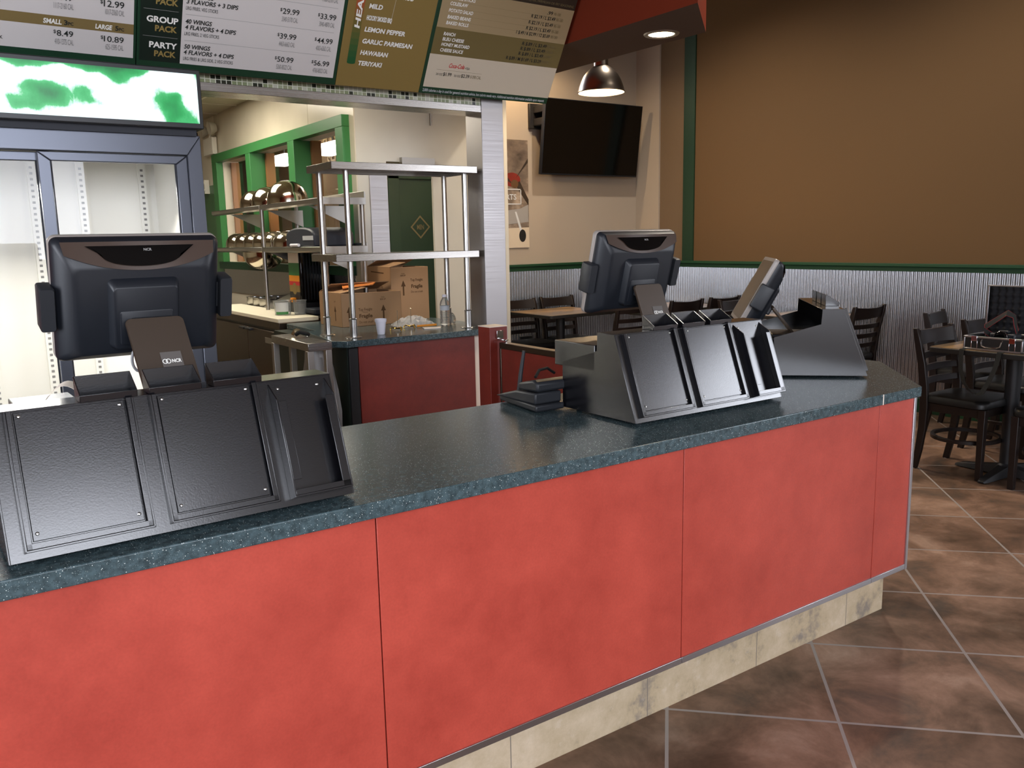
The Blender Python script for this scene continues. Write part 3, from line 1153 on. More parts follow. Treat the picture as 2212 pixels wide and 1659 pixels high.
    mb = MB()
    mb.M = Mn
    pts = rrect(0.122, LN + 0.012, 0.012)
    mb.loft([[(x, y + LN / 2, -0.009) for x, y in pts], [(x, y + LN / 2, -0.002) for x, y in pts], [(x * 0.985, (y) * 0.992 + LN / 2, 0.0) for x, y in pts]])
    nk = mesh_obj('neck', mb, 'bronze_plate', r)
    mb = MB()
    mb.M = Mn
    s0 = Vector((0.012, LN * 0.63, 0))
    mb.box((s0.x - 0.022, s0.y - 0.022, 0.0002), (s0.x + 0.022, s0.y + 0.022, 0.0012))
    st = mesh_obj('logo_sticker', mb, 'label_grey', nk)
    mb = MB()
    mb.M = Mn
    put_text(mb, 'NCR', (s0.x, s0.y - 0.003, 0.0012), (1, 0, 0), (0, 1, 0), -0.001, 0.0, 0.0075, 0.020, bold=0.03, lift=0.0006)
    for sx in (-0.0155, -0.0085):
        mb.tube([(s0.x + sx + 0.0048 * math.cos(a), s0.y + 0.0008 + 0.0048 * math.sin(a), 0.0016) for a in [2 * PI * k / 18 for k in range(18)]], 0.0009, n=5, closed=True)
    mesh_obj('logo', mb, 'text_white', st, smooth=0)
    mb = MB()
    mb.M = M4
    mb.box((-0.035, -0.062, 0.05), (0.055, -0.024, 0.092))
    mesh_obj('hinge_block', mb, 'dark_plastic', r, bevel=0.004)
    mesh_obj('foot_plate', MB().box((cx - 0.08, 0.19, 0.1402), (cx + 0.12, 0.335, 0.152)), 'black_plastic', r, bevel=0.004)
    if cable:
        p0 = centre + A * (-0.005) + B * (-0.100) + Cn * 0.068
        p1 = centre + A * (-0.012) + B * (-0.152) + Cn * 0.070
        mb = MB()
        pts = []
        for i in range(15):
            a = math.radians(75 + 205 * i / 14)
            pts.append(centre + A * (-0.018 + 0.016 * math.cos(a)) + B * (-0.122 + 0.030 * math.sin(a)) + Cn * 0.078)
        mb.tube(pts, 0.0032, n=8)
        cb = mesh_obj('cable', mb, 'cable_grey', r)
        e = pts[-1]
        mesh_obj('plug', MB().cyl(e + A * 0.002 + B * -0.004, e + A * 0.006 + B * 0.034, 0.0058, 0.0068, n=12), 'red_plug', cb)
    return r


S1 = (0.014, 0.047, ZT)
terminal('touch-screen register seen from behind on the nearest stand, grey cable hanging', S1, math.radians(1.66), 0.372, 16, 0.345, cable=True, cz=0.573)
terminal('touch-screen register seen from behind on the middle stand', (1.608, 0.176, ZT), math.radians(-0.5), 0.360, 15, 0.332, cz=0.566)
terminal('register screen seen edge-on on the far sideways stand', (2.842, 0.224, ZT), math.radians(45), 0.330, 29, 0.20, cz=0.445)

# receipt tongue curling out of the nearest stand's printer shelf
mb = MB()
path = []
for i in range(15):
    t_ = i / 14
    a = math.radians(-15 + 195 * t_)
    path.append(((0.215 - 0.105 * t_, 0.36 + 0.02 * t_, 0.213 + 0.002 + 0.058 * math.sin(max(0.0, a)) * (1 - 0.35 * t_)), (0.25, 1, 0)))
mb.strip([(p, Vector(s).normalized()) for p, s in path], 0.075, 0.0006)
o = solo('receipt_paper', mb, 'paper', 'pale receipt paper curling up behind the nearest stand', 'receipt')
o.location = (0.014, 0.047, ZT)

# ------------------------------------------------------------------ desk phone
r = thing('desk_phone', 'black corded desk phone with a stub antenna on the counter', 'phone', (1.50, 0.60, ZT), math.radians(-1))
mb = MB()
mb.prism([(-0.005, -0.09, 0.004), (0.11, -0.09, 0.004), (0.11, 0.165, 0.004), (0.025, 0.165, 0.004)], (0, 0, 0.022))
mb.prism([(0.0, -0.08, 0.026), (0.0, 0.155, 0.026), (0.0, 0.10, 0.042), (0.0, 0.03, 0.060), (0.0, -0.08, 0.064)], (0.105, 0, 0))
mesh_obj('base', mb, 'dark_plastic', r, bevel=0.006)
mesh_obj('handset', MB().prism([(0.005, -0.085, 0.066), (0.005, 0.02, 0.062), (0.005, 0.025, 0.085), (0.005, -0.06, 0.104), (0.005, -0.085, 0.096)], (0.13, 0, 0)), 'dark_plastic', r, bevel=0.008)
mesh_obj('antenna', MB().tube([(0.018, 0.035, 0.05), (0.022, 0.03, 0.11), (0.030, 0.02, 0.188)], [0.0085, 0.007, 0.0055], n=10), 'dark_plastic', r)
mesh_obj('cord', MB().tube([(0.06, 0.0, 0.10), (0.09, 0.02, 0.118), (0.13, 0.03, 0.12), (0.16, 0.03, 0.10)], 0.005), 'rubber', r)
# ------------------------------------------------------------------ menu boards above the pass, leaning out at the top
BA = math.radians(30.2)
BO = Vector((0, 2.75, 2.277))
BU = Vector((1, 0, 0))
BV = Vector((0, -math.sin(BA), math.cos(BA)))
BN = BU.cross(BV)


def bq(mb, u0, v0, u1, v1, lift, m=0, u0t=None, u1t=None):
    pts = [(u0, v0), (u1, v0), (u1, v1), (u0, v1)]
    mb.quad(*[BO + BU * u + BV * v + BN * lift for u, v in pts], m=m)


def board(u0, u1, label, face):
    r = thing('menu_board', label, 'menu board', (u0, 2.75, 2.277), group='menu boards over the pass')
    mb = MB()
    c = [BO + BU * u + BV * v + BN * h for h in (-0.03, 0.0) for v in (0.0, 0.74) for u in (u0, u1)]
    mb.add(c, [(0, 2, 3, 1), (4, 5, 7, 6), (0, 1, 5, 4), (1, 3, 7, 5), (3, 2, 6, 7), (2, 0, 4, 6)])
    mesh_obj('backing', mb, face, r, bevel=0.002, world=True)
    return r


def sheet(name, r, items, mats, label=None):
    mb = MB()
    for it in items:
        bq(mb, *it)
    o = mesh_obj(name, mb, mats, r, smooth=0, world=True)
    if label:
        tag(o, label)
    return o


def letters(r, rows, mats):
    mb = MB()
    for row in rows:
        s, u, v, h, w, m = row[:6]
        k = row[6] if len(row) > 6 else {}
        put_text(mb, s, BO + BN * 0.0015, BU, BV, u, v, h, w, m=m, **k)
    mesh_obj('lettering', mb, mats, r, smooth=0, world=True)


BI = dict(bold=0.022, shear=0.16)
BX = dict(bold=0.035, shear=0.14)
RG = dict(align='R')


def price(rows, uR, v, h, s, w, m=0):
    rows.append((s, uR, v, h, w, m, dict(bold=0.008, align='R')))
    rows.append(('$', uR - w - 0.003, v + h * 0.42, h * 0.58, None, m, dict(bold=0.008, align='R')))


b1 = board(-0.35, 0.8825, 'leftmost menu board, white with a gold band, over the drink cooler', 'board_green')
sheet('white_sheet', b1, [(-0.33, 0.040, 0.871, 0.72, 0.0008)], 'board_white')
sheet('gold_band', b1, [(-0.33, 0.1455, 0.871, 0.190, 0.0012)], 'board_band')
R = []
price(R, 0.830, 0.254, 0.027, '12.99', 0.083)
R.append(('1017-2060 CAL', 0.831, 0.221, 0.024, 0.078, 1, RG))
price(R, 0.625, 0.258, 0.027, '7.49', 0.066)
R.append(('1117-2160 CAL', 0.628, 0.222, 0.024, 0.076, 1, RG))
R.append(('SMALL', 0.510, 0.156, 0.0195, 0.071, 2, BX))
R.append(('3', 0.590, 0.156, 0.0195, 0.014, 0, dict(bold=0.03)))
R.append(('PC', 0.606, 0.156, 0.0135, 0.021, 0, dict(bold=0.02)))
R.append(('LARGE', 0.713, 0.156, 0.0195, 0.069, 2, BX))
R.append(('5', 0.794, 0.156, 0.0195, 0.014, 0, dict(bold=0.03)))
R.append(('PC', 0.810, 0.156, 0.0135, 0.021, 0, dict(bold=0.02)))
price(R, 0.625, 0.107, 0.0245, '8.49', 0.064)
R.append(('410-1375 CAL', 0.626, 0.071, 0.024, 0.074, 1, RG))
price(R, 0.830, 0.103, 0.0255, '10.89', 0.082)
R.append(('625-1595 CAL', 0.829, 0.069, 0.024, 0.074, 1, RG))
R.append(('DRINK', 0.357, 0.070, 0.014, None, 0, dict(align='R', bold=0.01)))
R.append(('DRINK', 0.357, 0.222, 0.014, None, 0, dict(align='R', bold=0.01)))
letters(b1, R, ['text_black', 'text_grey', 'text_white'])

b2 = board(0.8855, 1.866, 'menu board listing group and party packs, white with a black side column', 'board_green')
sheet('white_sheet', b2, [(1.077, 0.036, 1.848, 0.72, 0.0008)], 'board_white')
sheet('black_column', b2, [(0.897, 0.036, 1.077, 0.72, 0.0008)], 'board_black')
sheet('rules', b2, [(0.910, 0.268, 1.061, 0.2695, 0.0014), (0.910, 0.1485, 1.062, 0.150, 0.0014), (1.092, 0.2635, 1.816, 0.265, 0.0014), (1.092, 0.1455, 1.812, 0.147, 0.0014), (1.092, 0.383, 1.82, 0.3845, 0.0014)], 'rule_grey')
R = []
for top, v1, v2 in (('FAMILY', 0.333, 0.294), ('GROUP', 0.214, 0.175), ('PARTY', 0.100, 0.061)):
    R.append((top, 1.061, v1, 0.0255, 0.137 if top != 'PARTY' else 0.123, 2, dict(bold=0.035, align='R')))
    R.append(('PACK', 1.057, v2, 0.0255, 0.096, 3, dict(bold=0.035, align='R')))
for v, n_, d_, sub, ws in ((0.313, '30', '3 FLAVORS + 3 DIPS', 'LRG FRIES, VEG STICKS', 0.144), (0.198, '40', '4 FLAVORS + 4 DIPS', 'LRG FRIES, 2 VEG STICKS', 0.158), (0.083, '50', '4 FLAVORS + 4 DIPS', 'LRG FRIES & LRG SIDE, 2 VEG STICKS', 0.233)):
    R.append((n_ + ' WINGS', 1.092, v + 0.0265, 0.0195, 0.120, 0, BI))
    R.append((d_, 1.092, v, 0.0195, 0.235, 0, BI))
    R.append((sub, 1.091, v - 0.0275, 0.0155, ws, 0))
for v, a, b, ca, cb_ in ((0.325, '29.99', '33.99', '3340-5170 CAL', '3040-4870 CAL'), (0.2065, '39.99', '44.99', '4463-6662 CAL', '4003-6262 CAL'), (0.0925, '50.99', '56.99', '5260-8522 CAL', '4760-8022 CAL'), (0.444, '19.99', '21.99', '2160-3570 CAL', '1960-3210 CAL')):
    price(R, 1.624, v, 0.026, a, 0.083)
    R.append((ca, 1.621, v - 0.036, 0.023, 0.081, 1, RG))
    price(R, 1.816, v, 0.026, b, 0.083)
    R.append((cb_, 1.813, v - 0.036, 0.023, 0.081, 1, RG))
letters(b2, R, ['text_black', 'text_grey', 'text_white', 'text_gold'])

b3 = board(1.868, 2.366, 'narrow gold menu board listing sauce flavors with a heat scale', 'board_gold')
mb = MB()
for i in range(16):
    f = i / 15
    v0, v1 = 0.125 + 0.5 * i / 16, 0.125 + 0.5 * (i + 1) / 16
    bq(mb, 1.911, v0, 1.957, v1, 0.001, i)
mb.quad(*[BO + BU * (1.934 + 0.023 * math.cos(a)) + BV * (0.126 + 0.007 * math.sin(a)) + BN * 0.001 for a in [PI + PI * k / 12 for k in range(13)]], m=0)
hm = []
for i in range(16):
    f = i / 15
    c0, c1 = ((30, 84, 44), (120, 98, 44)) if f < 0.45 else ((120, 98, 44), (206, 70, 44))
    g = f / 0.45 if f < 0.45 else min(1, (f - 0.45) / 0.3)
    nm = 'heat_%d' % i
    pm(nm, tuple(c0[k] + (c1[k] - c0[k]) * g for k in range(3)), 0.5)
    hm.append(nm)
mesh_obj('heat_scale', mb, hm, b3, smooth=0, world=True)
R = []
for s, v, w, u in (('LOUISIANA RUB', 0.474, 0.236, 1.986), ('MILD', 0.409, 0.076, 1.982), ('HICKORY SMOKED BBQ', 0.351, 0.354, 1.978), ('LEMON PEPPER', 0.293, 0.234, 1.978), ('GARLIC PARMESAN', 0.233, 0.292, 1.977), ('HAWAIIAN', 0.174, 0.160, 1.976), ('TERIYAKI', 0.118, 0.138, 1.974)):
    R.append((s, u, v, 0.0225, w, 0, BX))
R.append(('HEAT SCALE', 1.9475, 0.303, 0.028, 0.42, 0, dict(bold=0.03, shear=0.1, rot=PI / 2)))
letters(b3, R, ['text_white'])

b4 = board(2.3665, 3.265, 'rightmost menu board listing sides and dips in tan, olive and cream bands', 'board_green')
sheet('tan_sheet', b4, [(2.389, 0.366, 3.265, 0.560, 0.0008)], 'board_tan')
sheet('olive_sheet', b4, [(2.387, 0.222, 3.265, 0.366, 0.0008)], 'board_olive')
sheet('cream_sheet', b4, [(2.385, 0.038, 3.263, 0.222, 0.0008)], 'board_cream')
sheet('brown_header', b4, [(2.389, 0.560, 3.265, 0.735, 0.0008)], 'board_brown')
sheet('rules', b4, [(2.45, v, 3.20, v + 0.0008, 0.0014) for v in (0.404, 0.437, 0.471, 0.505)] + [(2.447, 0.139, 2.745, 0.1402, 0.0014)], 'text_tan')
R = []
for s, v, w in (('VEGGIE STICKS', 0.516, 0.15), ('COLESLAW', 0.486, 0.110), ('POTATO SALAD', 0.451, 0.152), ('BAKED BEANS', 0.417, 0.147), ('BAKED ROLLS', 0.386, 0.141), ('RANCH', 0.327, 0.074), ('BLEU CHEESE', 0.299, 0.137), ('HONEY MUSTARD', 0.2705, 0.180), ('CHEESE SAUCE', 0.240, 0.147)):
    R.append((s, 2.441, v, 0.0175, w, 1, dict(bold=0.025, shear=0.12)))
for s, v, u0, u1 in (('.99', 0.518, 3.079, 3.118), ('R $2.19 / L $3.49', 0.488, 2.975, 3.145), ('R $2.19 / L $3.49', 0.453, 2.968, 3.140), ('R $2.19 / L $3.49', 0.420, 2.962, 3.135), ('1 $.49 / 6 $2.99 / 12 $5.69', 0.390, 2.903, 3.140),
                     ('R $.89 / L $3.49', 0.332, 2.965, 3.140), ('R $.89 / L $3.49', 0.303, 2.962, 3.138), ('R $.89 / L $3.49', 0.274, 2.958, 3.134), ('R $.89 / M $1.69 / L $3.29', 0.242, 2.881, 3.130)):
    R.append((s, u0, v, 0.0185, u1 - u0, 0, dict(bold=0.012)))
    R.append(('90-180', u1 + 0.008, v, 0.016, 0.050, 3))
R.append(('Coca-Cola', 2.520, 0.157, 0.024, 0.100, 2, dict(bold=0.012, shear=0.35)))
R.append(('+TEA', 2.625, 0.155, 0.013, 0.032, 0))
R.append(('20 OZ', 2.448, 0.109, 0.012, 0.042, 0))
R.append(('$1.99', 2.494, 0.109, 0.019, 0.054, 0, dict(bold=0.01)))
R.append(('32 OZ', 2.566, 0.109, 0.012, 0.042, 0))
R.append(('$2.39', 2.612, 0.109, 0.019, 0.054, 0, dict(bold=0.01)))
R.append(('0-390 CAL', 2.674, 0.109, 0.018, 0.072, 3))
R.append(('2,000 calories a day is used for general nutrition advice, but calorie needs vary. Additional nutrition information available upon request.', 2.386, 0.0125, 0.016, 0.854, 4, dict(bold=0.01)))
R.append(('CHOICE OF SAUCE, LEMON PEPPER, PARMESAN OR FRY SEASONING', 3.25, 0.574, 0.013, 0.56, 3, dict(align='R')))
letters(b4, R, ['text_black', 'text_white', 'text_red', 'text_tan', 'sticker'])
# ------------------------------------------------------------------ drink cooler
CY = 2.10
r = thing('drink_cooler', 'tall glass-door drink cooler with a lit green sign on top', 'cooler', (0.385, 2.45, 0))
mb = MB()
mb.box((-0.20, CY + 0.02, 0), (-0.17, 2.82, 1.92)).box((0.94, CY + 0.02, 0), (0.965, 2.82, 1.92)).box((-0.2, 2.79, 0), (0.965, 2.82, 1.92)).box((-0.2, CY + 0.02, 1.885), (0.965, 2.82, 1.92)).box((-0.2, CY + 0.02, 0), (0.965, 2.82, 0.16))
mesh_obj('cabinet', mb, 'sign_dark', r, world=True)
mb = MB()
mb.box((-0.168, 2.74, 0.16), (0.938, 2.788, 1.884)).box((-0.17, CY + 0.05, 0.16), (-0.15, 2.74, 1.884)).box((0.92, CY + 0.05, 0.16), (0.94, 2.74, 1.884)).box((-0.15, CY + 0.05, 0.16), (0.92, 2.74, 0.19))
mesh_obj('liner', mb, 'cooler_white', r, world=True)
mb = MB()
for x in (0.185, 0.405, 0.60, 0.86):
    mb.box((x - 0.016, 2.722, 0.2), (x + 0.016, 2.739, 1.86))
pl = mesh_obj('shelf_standards', mb, 'cooler_white', r, world=True)
mb = MB()
for x in (0.185, 0.405, 0.60, 0.86):
    for k in range(64):
        z = 0.23 + k * 0.025
        mb.box((x - 0.006, 2.7205, z), (x + 0.006, 2.7225, z + 0.010))
mesh_obj('slots', mb, 'text_grey', pl, world=True, smooth=0)
# mitred outer frame
zt, zi = 1.905, 1.825
mb = MB()
mb.prism([(-0.205, CY, zt), (0.968, CY, zt), (0.912, CY, zi), (-0.149, CY, zi)], (0, 0.05, 0))
mesh_obj('frame_top', mb, 'cooler_grey', r, bevel=0.003, world=True)
mb = MB()
mb.prism([(0.9685, CY, zt), (0.9685, CY, 0.1), (0.912, CY, 0.16), (0.912, CY, zi)], (0, 0.05, 0))
mesh_obj('frame_side', mb, 'cooler_grey', r, bevel=0.003, world=True)
mb = MB()
mb.prism([(-0.2055, CY, zt), (-0.2055, CY, 0.1), (-0.149, CY, 0.16), (-0.149, CY, zi)], (0, 0.05, 0))
mesh_obj('frame_side', mb, 'cooler_grey', r, bevel=0.003, world=True)


def door(nm, x0, x1, y, label):
    mb = MB()
    z0, z1, w, wz = 0.17, 1.823, 0.044, 0.034
    mb.prism([(x0, y, z0), (x0 + w, y, z0 + wz), (x0 + w, y, z1 - wz), (x0, y, z1)], (0, 0.028, 0))
    mb.prism([(x1, y, z0), (x1 - w, y, z0 + wz), (x1 - w, y, z1 - wz), (x1, y, z1)], (0, 0.028, 0))
    mb.prism([(x0 + 0.0005, y, z1), (x0 + w + 0.0005, y, z1 - wz), (x1 - w - 0.0005, y, z1 - wz), (x1 - 0.0005, y, z1)], (0, 0.028, 0))
    mb.prism([(x0 + 0.0005, y, z0), (x0 + w + 0.0005, y, z0 + wz), (x1 - w - 0.0005, y, z0 + wz), (x1 - 0.0005, y, z0)], (0, 0.028, 0))
    d = mesh_obj('door', mb, 'cooler_grey', r, bevel=0.003, world=True)
    tag(d, label)
    mesh_obj('glass', MB().box((x0 + w, y + 0.012, z0 + wz), (x1 - w, y + 0.016, z1 - wz)), 'glass_pane', d, world=True)
    g = MB()
    g.box((x0 + w, y + 0.004, z0 + wz), (x0 + w + 0.004, y + 0.012, z1 - wz)).box((x1 - w - 0.006, y + 0.004, z0 + wz), (x1 - w, y + 0.012, z1 - wz))
    mesh_obj('gasket', g, 'gasket', d, world=True)


door('door', 0.366, 0.912, CY + 0.012, 'right sliding glass door')
door('door', -0.148, 0.412, CY + 0.048, 'left sliding glass door')
mb = MB()
mb.box((-0.235, 2.035, 1.932), (0.972, 2.07, 2.145))
sg = mesh_obj('sign_box', MB().box((-0.235, 2.045, 1.925), (0.972, 2.30, 2.155)), 'sign_dark', r, bevel=0.004, world=True)
mesh_obj('sign_panel', MB().box((-0.22, 2.040, 1.946), (0.955, 2.046, 2.136)), 'sign_graphic', sg, world=True)
mesh_obj('sign_neck', MB().box((-0.2, 2.08, 1.90), (0.95, 2.28, 1.926)), 'gasket', r, world=True)
lamp('cooler_light', 'AREA', (0.38, 2.22, 1.68), 14, (1.0, 0.97, 0.9), 0.9, 0.1, (math.radians(-25), 0, 0))

# ------------------------------------------------------------------ red counter in the pass with its steel over-shelf
r = thing('pass_counter', 'dark red panelled counter standing in the kitchen pass', 'counter', (2.3, 3.1, 0))
mesh_obj('carcass', MB().box((1.90, 2.86, 0.0), (2.83, 4.05, 0.877)), 'board_black', r, world=True)
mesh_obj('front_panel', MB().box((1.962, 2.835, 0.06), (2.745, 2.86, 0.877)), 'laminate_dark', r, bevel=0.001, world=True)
mesh_obj('end_trim', MB().box((1.905, 2.84, 0.0), (1.960, 2.90, 0.865)), 'iron', r, bevel=0.002, world=True)
mesh_obj('end_trim', MB().box((2.747, 2.842, 0.0), (2.832, 2.86, 0.877)), 'paper', r, bevel=0.002, world=True)
solo('countertop', MB().prism([(1.872, 2.782, 0.877), (2.831, 2.782, 0.877), (2.831, 3.02, 0.877), (2.95, 3.02, 0.877), (2.95, 4.07, 0.877), (2.0, 4.07, 0.877), (1.98, 3.492, 0.877), (1.902, 3.47, 0.877), (1.812, 2.86, 0.877)], (0, 0, 0.037)),
     'stone_top', 'short dark stone countertop on the dark red counter in the pass', 'countertop', bevel=0.004)

r = thing('over_shelf', 'two-tier stainless steel over-shelf standing on the pass counter', 'shelf', (2.35, 3.05, ZT))
for z0, z1 in ((1.857, 1.897), (1.352, 1.393)):
    tr_ = MB()
    tr_.box((1.868, 2.862, z1 - 0.004), (2.815, 3.22, z1))
    tr_.box((1.868, 2.862, z0), (2.815, 2.866, z1)).box((1.868, 3.216, z0), (2.815, 3.22, z1)).box((1.868, 2.862, z0), (1.872, 3.22, z1)).box((2.811, 2.862, z0), (2.815, 3.22, z1))
    mesh_obj('shelf', tr_, 'brushed_h', r, bevel=0.003, world=True)
for x, y in ((1.985, 2.94), (2.765, 2.935), (1.925, 3.18), (2.765, 3.18)):
    p = mesh_obj('post', MB().cyl((x, y, ZT), (x, y, 1.86), 0.0165, n=20), 'steel', r, world=True)
    mesh_obj('sleeve', MB().cyl((x, y, ZT), (x, y, ZT + 0.105), 0.021, n=20).lathe([(0.021, ZT + 0.104), (0.023, ZT + 0.109), (0.0165, ZT + 0.112)], (x, y, 0), n=20), 'steel', p, world=True)
    mesh_obj('foot_plate', MB().lathe([(0.048, ZT + 0.001), (0.046, ZT + 0.004), (0.021, ZT + 0.005)], (x, y, 0), n=24), 'steel', p, world=True)

# things on the pass counter
r = thing('foam_cup', 'small white foam cup on the pass counter', 'cup', (2.172, 2.965, ZT))
mesh_obj('cup_body', MB().lathe([(0, 0.001), (0.021, 0.001), (0.0225, 0.004), (0.031, 0.074), (0.034, 0.075), (0.0355, 0.088), (0.0345, 0.094), (0.031, 0.094), (0.022, 0.006), (0, 0.006)], n=32), 'foam_white', r)
for (x, y, h), lb in (((2.345, 3.085, 0.122), 'gold spindle for receipts, nearer the foam cup'), ((2.475, 3.155, 0.125), 'gold spindle for receipts, farther from the foam cup')):
    r = thing('receipt_spindle', lb, 'receipt spindle', (x, y, ZT), group='gold receipt spindles')
    mb = MB()
    for k in range(3):
        a = k * 2 * PI / 3 + 0.5
        mb.tube([(0.012 * math.cos(a), 0.012 * math.sin(a), 0.016), (0.034 * math.cos(a), 0.034 * math.sin(a), 0.020), (0.044 * math.cos(a), 0.044 * math.sin(a), 0.014), (0.046 * math.cos(a), 0.046 * math.sin(a), 0.003)], 0.0036, n=8)
    mb.lathe([(0, 0.021), (0.02, 0.020), (0.024, 0.016), (0.02, 0.012), (0, 0.012)], n=20)
    mesh_obj('base', mb, 'gold', r)
    mesh_obj('spike', MB().cyl((0, 0, 0.02), (0.001, 0, h), 0.0016, n=8), 'steel_polished', r)
    mesh_obj('tip_bead', MB().lathe([(0, h - 0.003), (0.0035, h), (0, h + 0.004)], n=12), 'steel_polished', r)
r = thing('water_bottle', 'clear plastic water bottle beside the over-shelf post', 'bottle', (2.705, 3.12, ZT))
prof = [(0, 0.002), (0.026, 0.001), (0.030, 0.008)]
for k in range(8):
    z = 0.012 + k * 0.0105
    prof += [(0.0315, z), (0.029, z + 0.005)]
prof += [(0.0315, 0.098), (0.0305, 0.102), (0.0305, 0.132), (0.0315, 0.136), (0.027, 0.158), (0.017, 0.176), (0.0125, 0.182), (0.0125, 0.188)]
mesh_obj('bottle_body', MB().lathe(prof, n=28), 'clear_plastic', r)
mesh_obj('label_band', MB().lathe([(0.0312, 0.102), (0.0312, 0.132)], n=28), 'sticker', r)
mesh_obj('cap', MB().lathe([(0.0145, 0.186), (0.0145, 0.199), (0.012, 0.202), (0, 0.202)], n=24), 'foam_white', r)
solo('deli_cup', MB().lathe([(0.030, 0.0), (0.034, 0.004), (0.036, 0.022), (0.038, 0.024), (0.034, 0.026), (0.0, 0.026)], (2.775, 3.18, ZT + 0.036), n=28, ax=Euler((math.radians(75), 0, 0.5)).to_matrix()), 'clear_plastic', 'clear plastic cup lying on its side next to the water bottle', 'cup')
mb = MB()
rng = random.Random(4)
nx, ny = 14, 10
vs_ = []
for j in range(ny + 1):
    for i in range(nx + 1):
        u, v = i / nx, j / ny
        e = min(u, 1 - u, v, 1 - v) * 2
        h = 0.006 + 0.055 * (max(0, math.sin(PI * u)) ** 0.7) * (max(0, math.sin(PI * v)) ** 0.6) * (0.75 + 0.5 * rng.random())
        vs_.append((2.44 + 0.24 * u + 0.02 * (rng.random() - 0.5), 3.20 + 0.20 * v - 0.03 * u + 0.015 * (rng.random() - 0.5), ZT + (h if e > 0 else 0.003)))
mb.add(vs_, [(j * (nx + 1) + i, j * (nx + 1) + i + 1, (j + 1) * (nx + 1) + i + 1, (j + 1) * (nx + 1) + i) for j in range(ny) for i in range(nx)])
solo('plastic_bag', mb, 'bag_film', 'crumpled clear plastic bag beside the water bottle', 'bag', smooth=0)
solo('paper_slip', MB().prism([(2.50, 3.03, ZT + 0.001), (2.60, 3.00, ZT + 0.001), (2.64, 3.06, ZT + 0.001), (2.53, 3.11, ZT + 0.001)], (0, 0, 0.006)), 'paper', 'white paper slip lying beside the gold spindles', 'paper')
solo('marker_pen', MB().cyl((2.52, 3.16, ZT + 0.009), (2.63, 3.10, ZT + 0.016), 0.007, n=12), 'orange', 'yellow orange marker lying by the plastic bag', 'pen')


def carton(label, p0, w, d, h, texts, rot=0.0, flaps=True):
    r = thing('cardboard_box', label, 'box', p0, rot)
    mb = MB()
    t_ = 0.004
    mb.box((0, 0, 0), (w, t_, h)).box((0, d - t_, 0), (w, d, h)).box((0, 0, 0), (t_, d, h)).box((w - t_, 0, 0), (w, d, h)).box((0, 0, 0), (w, d, t_))
    mesh_obj('box_body', mb, 'cardboard', r, bevel=0.002)
    mesh_obj('contents', MB().box((t_, t_, h - 0.09), (w - t_, d - t_, h - 0.085)), 'cardboard_dark', r)
    if flaps:
        fl = MB().prism([(0.004, d, h), (0.004, d * 0.45, h + 0.055), (0.004, d * 0.45, h + 0.059), (0.004, d, h + 0.004)], (w - 0.008, 0, 0))
        mesh_obj('flap', fl, 'cardboard', r)
        mesh_obj('flap', MB().prism([(0, 0.01, h), (w * 0.42, 0.01, h + 0.03), (w * 0.42, 0.01, h + 0.034), (0, 0.01, h + 0.004)], (0, d - 0.03, 0)), 'cardboard', r)
    mb = MB()
    texts(mb, w, d, h)
    mesh_obj('print', mb, 'cardboard_dark', r, smooth=0)
    return r


def arrow(mb, O, U, V, u, v, hh, wd=0.018):
    U, V, O = Vector(U), Vector(V), Vector(O)
    N = U.cross(V)
    P = lambda a, b: O + U * (u + a) + V * (v + b) + N * 0.001
    mb.quad(P(-wd * 0.32, 0), P(wd * 0.32, 0), P(wd * 0.32, hh * 0.62), P(-wd * 0.32, hh * 0.62))
    mb.quad(P(-wd, hh * 0.6), P(wd, hh * 0.6), P(0, hh))


def tx1(mb, w, d, h):
    F = ((0, 0, 0), (1, 0, 0), (0, 0, 1))
    put_text(mb, 'Top Freight', *F, 0.118, h - 0.118, 0.018, 0.098, bold=0.01)
    put_text(mb, 'Please', *F, 0.148, h - 0.131, 0.008, 0.036)
    put_text(mb, 'Fragile', *F, 0.122, h - 0.163, 0.024, 0.094, bold=0.03)
    put_text(mb, 'Do not crush', *F, 0.120, h - 0.199, 0.016, 0.100, bold=0.005)
    put_text(mb, 'THIS', *F, 0.283, h - 0.040, 0.008, 0.026)
    put_text(mb, 'SIDE UP', *F, 0.275, h - 0.054, 0.009, 0.042, bold=0.02)
    arrow(mb, *F, 0.298, h - 0.185, 0.10)
    arrow(mb, *F, 0.052, h - 0.185, 0.10)
    S = ((0, 0, 0), (0, -1, 0), (0, 0, 1))
    for u in (-0.27, -0.10):
        arrow(mb, *S, u, h - 0.18, 0.10, 0.016)
        put_text(mb, 'UP', *S, u - 0.012, h - 0.06, 0.012, 0.024)


def tx2(mb, w, d, h):
    F = ((0, 0, 0), (1, 0, 0), (0, 0, 1))
    put_text(mb, 'THIS', *F, 0.083, h - 0.048, 0.008, 0.026)
    put_text(mb, 'SIDE UP', *F, 0.076, h - 0.061, 0.009, 0.040, bold=0.02)
    arrow(mb, *F, 0.096, h - 0.195, 0.105)
    put_text(mb, 'Top Freight', *F, 0.152, h - 0.098, 0.018, 0.098, bold=0.01)
    put_text(mb, 'Fragile', *F, 0.158, h - 0.145, 0.024, 0.088, bold=0.03)
    put_text(mb, 'Do not crush', *F, 0.155, h - 0.178, 0.014, 0.092)
    S = ((0, 0, 0), (0, -1, 0), (0, 0, 1))
    mb.quad(*[Vector((-0.001, y, z)) for y, z in ((0.30, h - 0.028), (0.10, h - 0.036), (0.10, h - 0.043), (0.30, h - 0.035))])
    put_text(mb, 'Box Can Fit', *S, -0.27, h - 0.145, 0.020, 0.15)


